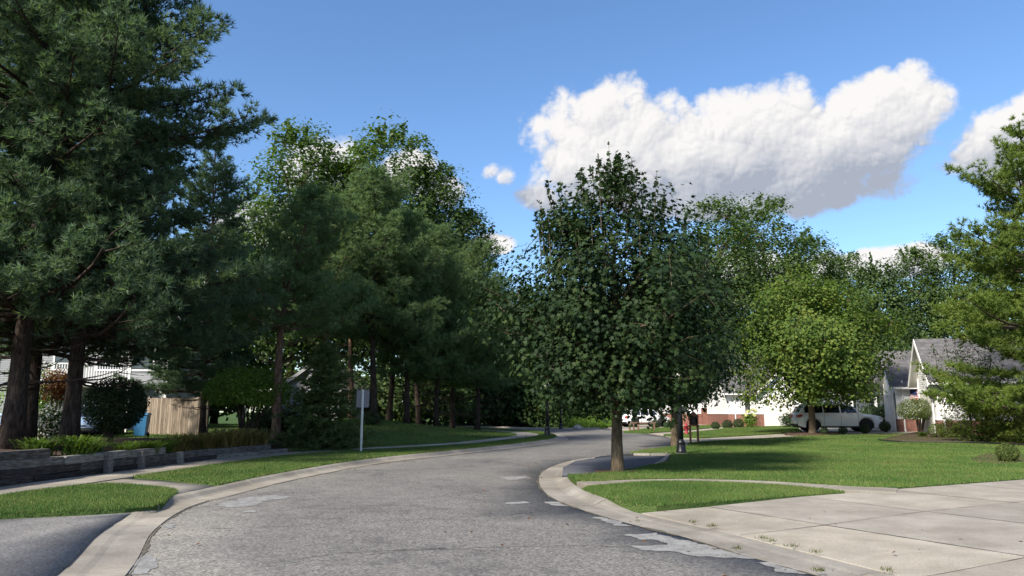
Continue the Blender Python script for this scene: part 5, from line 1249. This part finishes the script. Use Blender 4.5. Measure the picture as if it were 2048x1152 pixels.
def fence():
    p0 = at(293, 830, 37); p1 = at(414, 830, 35.5); L_ = (p1 - p0).to_2d().length; ang = math.atan2(p1.y - p0.y, p1.x - p0.x); z = ZL(p0.x, 37) - .05
    f = empty('board_fence', (p0.x, p0.y, z), ang); tag(f, 'tan weathered board fence between the blue bin and the clipped shrub', 'fence')
    rs = random.Random(2); n = int(L_ / .145)
    for i in range(n):
        m = MB(); x = i * .145; hh = 1.82 + rs.uniform(-.02, .02); m.prism([(x + .004, 0.04), (x + .138, .04), (x + .138, hh - .03), (x + .11, hh), (x + .03, hh), (x + .004, hh - .03)], 1, -.012 + rs.uniform(-.004, .004), .010)
        m.build('board', 'fence_wood', f)
    for zz in (.35, 1.45):
        m = MB(); m.box(0, L_, .014, .055, zz, zz + .09); m.build('rail', 'fence_wood', f)
    for x in (.02, L_ / 2, L_ - .06):
        m = MB(); m.box(x - .045, x + .045, .057, .15, -.3, 1.9); m.build('post', 'fence_wood', f)
    p = at(283, 850, 34.2); b = empty('wheeled_bin', (p.x, 34.2, ZL(p.x, 34.2) - .02), .2); tag(b, 'blue wheeled bin standing beside the board fence', 'bin')
    m = MB(); vs = []
    for z, w, d in ((.08, .22, .24), (1.0, .29, .33)):
        vs += [(-w, -d, z), (w, -d, z), (w, d, z), (-w, d, z)]
    m.add(vs, [(3, 2, 1, 0), (4, 5, 6, 7), (0, 1, 5, 4), (1, 2, 6, 5), (2, 3, 7, 6), (3, 0, 4, 7)]); m.build('body', 'bin_blue', b)
    m = MB(); m.prism([(-.36, 1.005), (.38, 1.005), (.38, 1.04), (.1, 1.10), (-.3, 1.07)], 0, -.31, .31); m.build('lid', 'bin_blue', b)
    m = MB(); m.tube([(-.27, .37, .98), (.27, .37, .98)], .018, 6); m.build('handle', 'black_plastic', b)
    for x in (-.25, .25):
        m = MB(); m.lathe([(.10, -.03), (.11, 0), (.10, .03)], 12, m=Matrix.Translation((x, .25, .11)) @ Matrix.Rotation(R_(90), 4, 'Y')); m.build('wheel', 'tyre_rubber', b)
fence()

# ------------------------------------------------------------------ cars
def make_car(name, label, loc, rz, paint='white_paint', L=5.05, W=1.97, H=1.74, kind='suv', group=None):
    car = empty(name, loc, rz); tag(car, label, 'car', group)
    hl, hw = L / 2, W / 2; wb = L * .594 / 2; xr, xf = -wb - .02 * L, wb - .005 * L; wr = .385; ar = .44
    def plan(x):                                       # half width along the length
        t = abs(x) / hl; return hw * (1 - .16 * clamp((t - .72) / .28) ** 2.2 - (.10 if t > .985 else 0))
    belt = .625 * H
    def shoulder(x):
        if x > .18 * L: return belt - .04 - (.17 if kind == 'suv' else .28) * clamp((x - .18 * L) / (.32 * L)) ** 1.8
        return belt - .02 * clamp((-x) / hl)
    def bottom(x):
        z = .24 + .12 * clamp((abs(x) - .84 * hl) / (.16 * hl))
        for c in (xr, xf):
            if abs(x - c) < ar: z = max(z, wr + math.sqrt(ar * ar - (x - c) ** 2) * .98)
        return z
    xs = sorted(set([-hl + L * i / 70 for i in range(71)] + [c + ar * k for c in (xr, xf) for k in (-1.001, -.999, .999, 1.001)]))
    V = []; 
    for x in xs:
        w = plan(x); s = shoulder(x); b = bottom(x); e = abs(x) / hl; tuck = .10 * clamp((e - .9) / .1)
        b = min(b, s - .1)
        m1 = b + (s - b) * .35; m2 = b + (s - b) * .78
        ring = [(w * .93, b), (w * .995, m1), (w, m1 + (m2 - m1) * .5), (w * .985, m2), (w * .94, s - .02), (w * .86, s + .012), (w * .45, s + .045), (0, s + .055)]
        xx = x
        for y, z in ring: V.append((xx - math.copysign(tuck, x) * (1 if z > s - .1 else .3) * (0 if e < .9 else 1), y, z))
        for y, z in ring[-2::-1]: V.append((xx - math.copysign(tuck, x) * (1 if z > s - .1 else .3) * (0 if e < .9 else 1), -y, z))
    n = 15; F = [(i * n + j, (i + 1) * n + j, (i + 1) * n + j + 1, i * n + j + 1) for i in range(len(xs) - 1) for j in range(n - 1)]
    F += [tuple(range(n)), tuple(range((len(xs) - 1) * n, len(xs) * n))[::-1]]
    m = MB(); m.add(V, F); m.build('body', paint, car, True)
    fl = MB(); fl.box(-hl * .93, hl * .93, -hw * .80, hw * .80, .22, .5); fl.build('underbody', 'black_plastic', car)
    # cabin
    if kind == 'suv': key = [(-hl + .10, belt), (-hl + .32, belt + .30), (-hl + .55, H - .10), (-hl + .95, H - .01), (-.25 * L * .5, H), (.06 * L, H - .03), (.12 * L, H - .09), (.185 * L, H - .32), (.255 * L, belt + .02)]
    else: key = [(-hl + .45, belt), (-hl + .75, belt + .15), (-.22 * L, H - .06), (-.10 * L, H), (.02 * L, H - .03), (.08 * L, H - .10), (.15 * L, H - .30), (.225 * L, belt + .02)]
    kx = [k[0] for k in key]; kz = [k[1] for k in key]
    def roof(x): return float(np.interp(x, kx, kz))
    def side_pt(x, t, k=0.):
        zb = belt - .06; zr = roof(x); z = zb + (zr - .05 - zb) * t; full = H - .05 - zb; q = (z - zb) / full
        return Vector((x, plan(x) * .945 - (.27 * q ** 1.25) * hw * .9 + k, z))
    cx = np.linspace(kx[0], kx[-1], 40); V = []
    for x in cx:
        half = [side_pt(x, t) for t in (0, .3, .6, .85, 1)]; top = half[-1]; half += [Vector((x, top.y * .86, roof(x) - .008)), Vector((x, top.y * .45, roof(x) + .018)), Vector((x, 0, roof(x) + .025))]
        V += half + [Vector((v.x, -v.y, v.z)) for v in half[-2::-1]]
    F = [(i * n + j, (i + 1) * n + j, (i + 1) * n + j + 1, i * n + j + 1) for i in range(39) for j in range(n - 1)]; F += [tuple(range(n)), tuple(range(39 * n, 40 * n))[::-1]]
    m = MB(); m.add(V, F); m.build('cabin', paint, car, True)
    def sidewin(xa, xb, nm):
        for s in (1, -1):
            V = []; q = np.linspace(xa, xb, 14)
            for x in q:
                z0 = belt + .03; zb = belt - .06; zt = min(roof(x) - .13, H - .15); den = roof(x) - .05 - zb
                for k in range(4):
                    z = z0 + (max(zt, z0 + .004) - z0) * k / 3; v = side_pt(x, (z - zb) / den, .007); V.append((v.x, v.y * s, v.z))
            F = [(i * 4 + j, (i + 1) * 4 + j, (i + 1) * 4 + j + 1, i * 4 + j + 1) for i in range(13) for j in range(3)]
            w = MB(); w.add(V, [f[::-1] if s > 0 else f for f in F]); w.build(nm, 'car_glass', car, True)
    if kind == 'suv': sidewin(-hl + .46, -.20 * L, 'rear_quarter_window'); sidewin(-.185 * L, -.005 * L, 'rear_side_window'); sidewin(.012 * L, .215 * L, 'front_side_window')
    else: sidewin(-.26 * L, -.045 * L, 'rear_side_window'); sidewin(-.025 * L, .185 * L, 'front_side_window')
    def topglass(x0, x1, nm):
        V = []; q = np.linspace(x0, x1, 10); sgn = 1 if x1 > x0 else -1
        for x in q:
            y = side_pt(x, 1).y * .90
            for k in range(7): u = -1 + k / 3; V.append((x + .012 * sgn, u * y, roof(x) + .02 - .03 * abs(u) ** 2 + .008))
        w = MB(); w.add(V, [(i * 7 + j, i * 7 + j + 1, (i + 1) * 7 + j + 1, (i + 1) * 7 + j) for i in range(9) for j in range(6)]); w.build(nm, 'car_glass', car, True)
    topglass(.10 * L, .25 * L, 'windscreen'); topglass(kx[1] + .12 if kind == 'suv' else kx[1] + .55, kx[0] + .06, 'rear_window')
    for x in (xr, xf):
        for s in (1, -1):
            w = empty('wheel', (x, s * (hw - .13), wr)); w.parent = car
            mt = Matrix.Rotation(R_(90), 4, 'X'); t = MB(); t.lathe([(wr * .66, -.11), (wr * .93, -.115), (wr, -.07), (wr, .07), (wr * .93, .115), (wr * .66, .11)], 28, m=mt); t.build('tyre', 'tyre_rubber', w, True)
            r = MB(); r.lathe([(wr * .66, -.10), (wr * .64, .085), (wr * .58, .09), (wr * .56, .02), (.01, .02)] if s < 0 else [(.01, -.02), (wr * .56, -.02), (wr * .58, -.09), (wr * .64, -.085), (wr * .66, .10)], 24, m=mt)
            for k in range(5):
                a = k * 2 * math.pi / 5; r.box(-.028, .028, -s * -.02 if s < 0 else .02, s * .075 if s > 0 else .0, .05, wr * .6, Matrix.Rotation(a, 4, 'Y')) if s > 0 else r.box(-.028, .028, -.075, -.02, .05, wr * .6, Matrix.Rotation(a, 4, 'Y'))
            r.build('rim', 'rim_alloy', w)
            a = MB(); a.lathe([(ar * .96, -.12), (.02, -.12)] if s < 0 else [(.02, .12), (ar * .96, .12)], 20, (0, 0, 0), Matrix.Translation((x, s * (hw - .30), wr)) @ mt); a.build('wheel_well', 'black_plastic', car)
    for s in (1, -1):
        m = MB(); m.prism([(hl - .36, shoulder(hl - .3) - .17), (hl - .07, shoulder(hl) - .16), (hl - .10, shoulder(hl) - .02), (hl - .42, shoulder(hl - .4) - .07)], 1, *sorted((s * hw * .60, s * (plan(hl - .2) + .006)))); m.build('headlight', 'lamp_clear', car)
        m = MB(); m.prism([(-hl + .02, belt - .26), (-hl + .34, belt - .18), (-hl + .30, belt - .06), (-hl + .05, belt - .08)], 1, *sorted((s * hw * .45, s * (plan(-hl + .2) + .006)))); m.build('tail_light', 'tail_red', car)
        m = MB(); m.lathe([(.02, -.10), (.07, -.07), (.085, 0), (.07, .07), (.02, .10)], 10, m=Matrix.Translation((.185 * L, s * (hw + .07), belt + .06)) @ Matrix.Rotation(R_(90), 4, 'X') @ Matrix.Scale(.7, 4, (1, 0, 0))); m.tube([(.185 * L, s * (hw - .1), belt + .01), (.185 * L, s * (hw + .02), belt + .03)], .025, 6); m.build('mirror', paint, car, True)
        for x in (-.15 * L, .045 * L):
            m = MB(); m.cbox(x, x + .2, *sorted((s * (plan(x) * .985), s * (plan(x) + .02))), belt - .20, belt - .165, .01); m.build('door_handle', paint, car)
        for x in (-.19 * L, .003 * L, .20 * L):
            m = MB(); m.box(x - .006, x + .006, *sorted((s * plan(x) * .985, s * (plan(x) + .002))), .38, belt - .1); m.build('door_seam', 'black_plastic', car)
        if kind == 'suv':
            m = MB(); y = s * .64 * hw; m.tube([(-hl + .75, y, H - .01), (-hl + .85, y, H + .045), (.02 * L, y, H + .03), (.05 * L, y, H - .02)], .018, 6); m.build('roof_rail', 'rim_alloy', car)
        m = MB(); m.box(xr + ar + .02, xf - ar - .02, *sorted((s * hw * .9, s * (hw * .985))), .235, .33); m.build('side_sill', 'black_plastic', car)
    m = MB(); m.box(hl - .07, hl - .005, -hw * .42, hw * .42, .50, shoulder(hl) - .06); m.build('grille', 'black_plastic', car)
    m = MB(); m.box(hl - .16, hl - .02, -hw * .72, hw * .72, .30, .42); m.build('front_bumper_trim', 'black_plastic', car)
    m = MB(); m.box(-hl + .01, -hl + .14, -hw * .76, hw * .76, .33, .45); m.build('rear_bumper_trim', 'black_plastic', car)
    m = MB(); m.box(-hl - .006, -hl + .03, -.26, .26, .62, .76); m.build('number_plate', 'white_trim', car)
    return car
def car_at(px, Y, dz): p = at(px, 860, Y); return (p.x, Y, T(p.x, Y) + dz)
make_car('parked_suv', 'large white estate car parked behind the light green maple', car_at(1673, 46.3, .055), R_(-6))
make_car('parked_hatchback', 'white hatchback with red tail light parked under the dark maple', car_at(1288, 66, .05), R_(24), 'white_paint', 4.5, 1.84, 1.60)
p = at(186, 850, 35.5); make_car('parked_car', 'blue car half hidden behind the round dark shrub', (p.x, 35.5, ZL(p.x, 35.5)), R_(-78), 'pale_blue_paint', 4.6, 1.82, 1.46, 'sedan')
p = at(62, 850, 35.0); make_car('parked_car', 'blue car peeking between the first pine trunks and the flowering shrub', (p.x, 35.0, ZL(p.x, 35.0)), R_(-70), 'pale_blue_paint', 4.6, 1.82, 1.46, 'sedan')

# ------------------------------------------------------------------ street furniture
def lamp_post(loc, label, globe='lamp_globe', hgt=2.95):
    r = empty('lamp_post', loc); tag(r, label, 'lamp post', 'black lamp posts')
    f = MB(); f.lathe([(.24, -.2), (.24, .03), (.22, .05)], 18); f.build('footing', 'kerb_concrete', r)
    b = MB(); b.lathe([(.185, .051), (.185, .10), (.165, .13), (.15, .30), (.135, .36), (.15, .38), (.15, .42), (.115, .46), (.10, .52)], 20); b.build('base', 'black_iron', r, True)
    p = MB(); p.lathe([(.095, .521), (.085, 1.5), (.07, hgt - .75), (.09, hgt - .74), (.09, hgt - .70), (.06, hgt - .68)], 16); p.build('post', 'black_iron', r, True)
    l = MB(); l.lathe([(.06, hgt - .679), (.12, hgt - .60), (.135, hgt - .56), (.11, hgt - .55)], 16); ln = l.build('lantern', 'black_iron', r, True)
    g = MB(); g.lathe([(.10, hgt - .549), (.155, hgt - .46), (.175, hgt - .34), (.16, hgt - .22), (.10, hgt - .11)], 16); g.build('globe', globe, ln, True)
    c = MB(); c.lathe([(.105, hgt - .109), (.125, hgt - .10), (.07, hgt - .03), (.02, hgt), (.012, hgt + .07), (.003, hgt + .09)], 14); c.build('cap', 'black_iron', ln, True)
    return r
p = G(1363, 914); lamp_post((p[0], p[1], T(*p) + .10), 'black lamp post with flared base on the big lawn by the blue asphalt bay')
p = G(1095, 875); lamp_post((p[0], p[1], T(*p) + .10), 'black lamp post with pale globe on the tip of the curved verge', hgt=3.05)
p = at(1122, 860, 58); lamp_post((p.x, 58, T(p.x, 58) - .02), 'farther black lamp post with yellowish globe in front of the woods', hgt=3.4)
def street_sign():
    p = G(722, 910.5); Y = p[1]; r = empty('street_sign', (p[0], Y, T(*p) + .10), R_(2)); tag(r, 'back of a grey rectangular street sign on a galvanised post', 'street sign')
    m = MB()                                                # U-channel post
    for a in ((-.032, .032, -.004, .004), (-.032, -.026, -.03, -.0041), (.026, .032, -.03, -.0041), (-.04, -.0321, -.032, -.026), (.0321, .04, -.032, -.026)): m.box(a[0], a[1], a[2], a[3], -.3, 2.26)
    m.build('post', 'galvanised', r)
    s = MB(); w, h0, h1, c = .235, 1.62, 2.25, .03
    s.prism([(-w + c, h0), (w - c, h0), (w, h0 + c), (w, h1 - c), (w - c, h1), (-w + c, h1), (-w, h1 - c), (-w, h0 + c)], 1, .006, .010); s.build('sign_plate', 'sign_back', r)
    for z in (1.72, 2.15):
        b = MB(); b.lathe([(.012, 0), (.012, .012), (.004, .016)], 8, m=Matrix.Translation((0, -.004, z)) @ Matrix.Rotation(R_(90), 4, 'X')); b.build('bolt', 'galvanised', r)
street_sign()
def mailbox_stand():
    p = G(1389, 889); r = empty('mailbox_stand', (p[0], p[1], T(*p) + .05), R_(-12)); tag(r, 'brown wooden mailbox stand with little pitched roof on two posts', 'mailbox stand')
    for x in (-.17, .17):
        m = MB(); m.cbox(x - .05, x + .05, -.05, .05, -.2, .78, .01); m.build('post', 'red_wood', r)
    m = MB(); m.cbox(-.26, .26, -.16, .16, .781, .83, .01); m.build('shelf', 'red_wood', r)
    for x in (-.20, .16):
        m = MB(); m.box(x, x + .04, -.14, .14, .831, 1.22); m.build('side_panel', 'red_wood', r)
    m = MB(); m.box(-.159, .159, .10, .13, .832, 1.22); m.build('back_panel', 'stained_wood', r)
    m = MB(); m.cbox(-.12, .12, -.12, .08, .90, 1.12, .03); m.build('mailbox', 'black_plastic', r)
    m = MB(); m.prism([(-.29, 1.19), (-.25, 1.221), (.25, 1.221), (.29, 1.19), (.02, 1.46), (-.02, 1.46)], 1, -.2, .2); m.build('roof', 'red_wood', r)
    p = G(1268, 864); r = empty('timber_rail', (p[0], p[1], T(*p) + .06), R_(4)); tag(r, 'low brown timber rail on three short posts in front of the white hatchback', 'rail')
    for x in (-.28, .0, .30):
        m = MB(); m.cbox(x - .055, x + .055, -.05, .05, -.2, .50, .01); m.build('post', 'stained_wood', r)
    m = MB(); m.cbox(-.36, 1.5, -.06, .06, .501, .58, .01); m.build('rail', 'stained_wood', r)
    m = MB(); m.cbox(1.35, 1.45, -.05, .05, -.2, .5, .01); m.build('post', 'stained_wood', r)
    p = G(1373, 872); r = empty('fire_hydrant', (p[0], p[1], T(*p) + .05)); tag(r, 'red fire hydrant half hidden behind the near lamp post', 'hydrant')
    m = MB(); m.lathe([(.15, -.1), (.15, .04), (.10, .05), (.10, .48), (.125, .49), (.125, .53), (.10, .56), (.06, .63), (.03, .65), (.03, .69)], 14); m.build('barrel', 'hydrant_red', r, True)
    for s in (-1, 1):
        m = MB(); m.lathe([(.06, 0), (.06, .08), (.045, .10)], 10, m=Matrix.Translation((s * .07, 0, .38)) @ Matrix.Rotation(R_(90 * s), 4, 'Y')); m.build('nozzle', 'hydrant_red', r)
mailbox_stand()
def rock():
    p = G(1155, 858); rs = random.Random(3); m = MB(); V = []
    for i in range(6):
        for j in range(10):
            ph = math.pi * (i + .5) / 6 / 2 + .05; th = j * .628; k = rs.uniform(.8, 1.15); V.append((.42 * math.cos(ph) * math.cos(th) * k, .3 * math.cos(ph) * math.sin(th) * k, .34 * math.sin(ph) * k - .03))
    m.add(V, [(i * 10 + j, i * 10 + (j + 1) % 10, (i + 1) * 10 + (j + 1) % 10, (i + 1) * 10 + j) for i in range(5) for j in range(10)] + [tuple(range(50, 60))]); o = m.build('rock', 'rock'); o.location = (p[0], p[1], T(*p)); tag(o, 'pale boulder among the plants across the far kerb', 'rock')
rock()
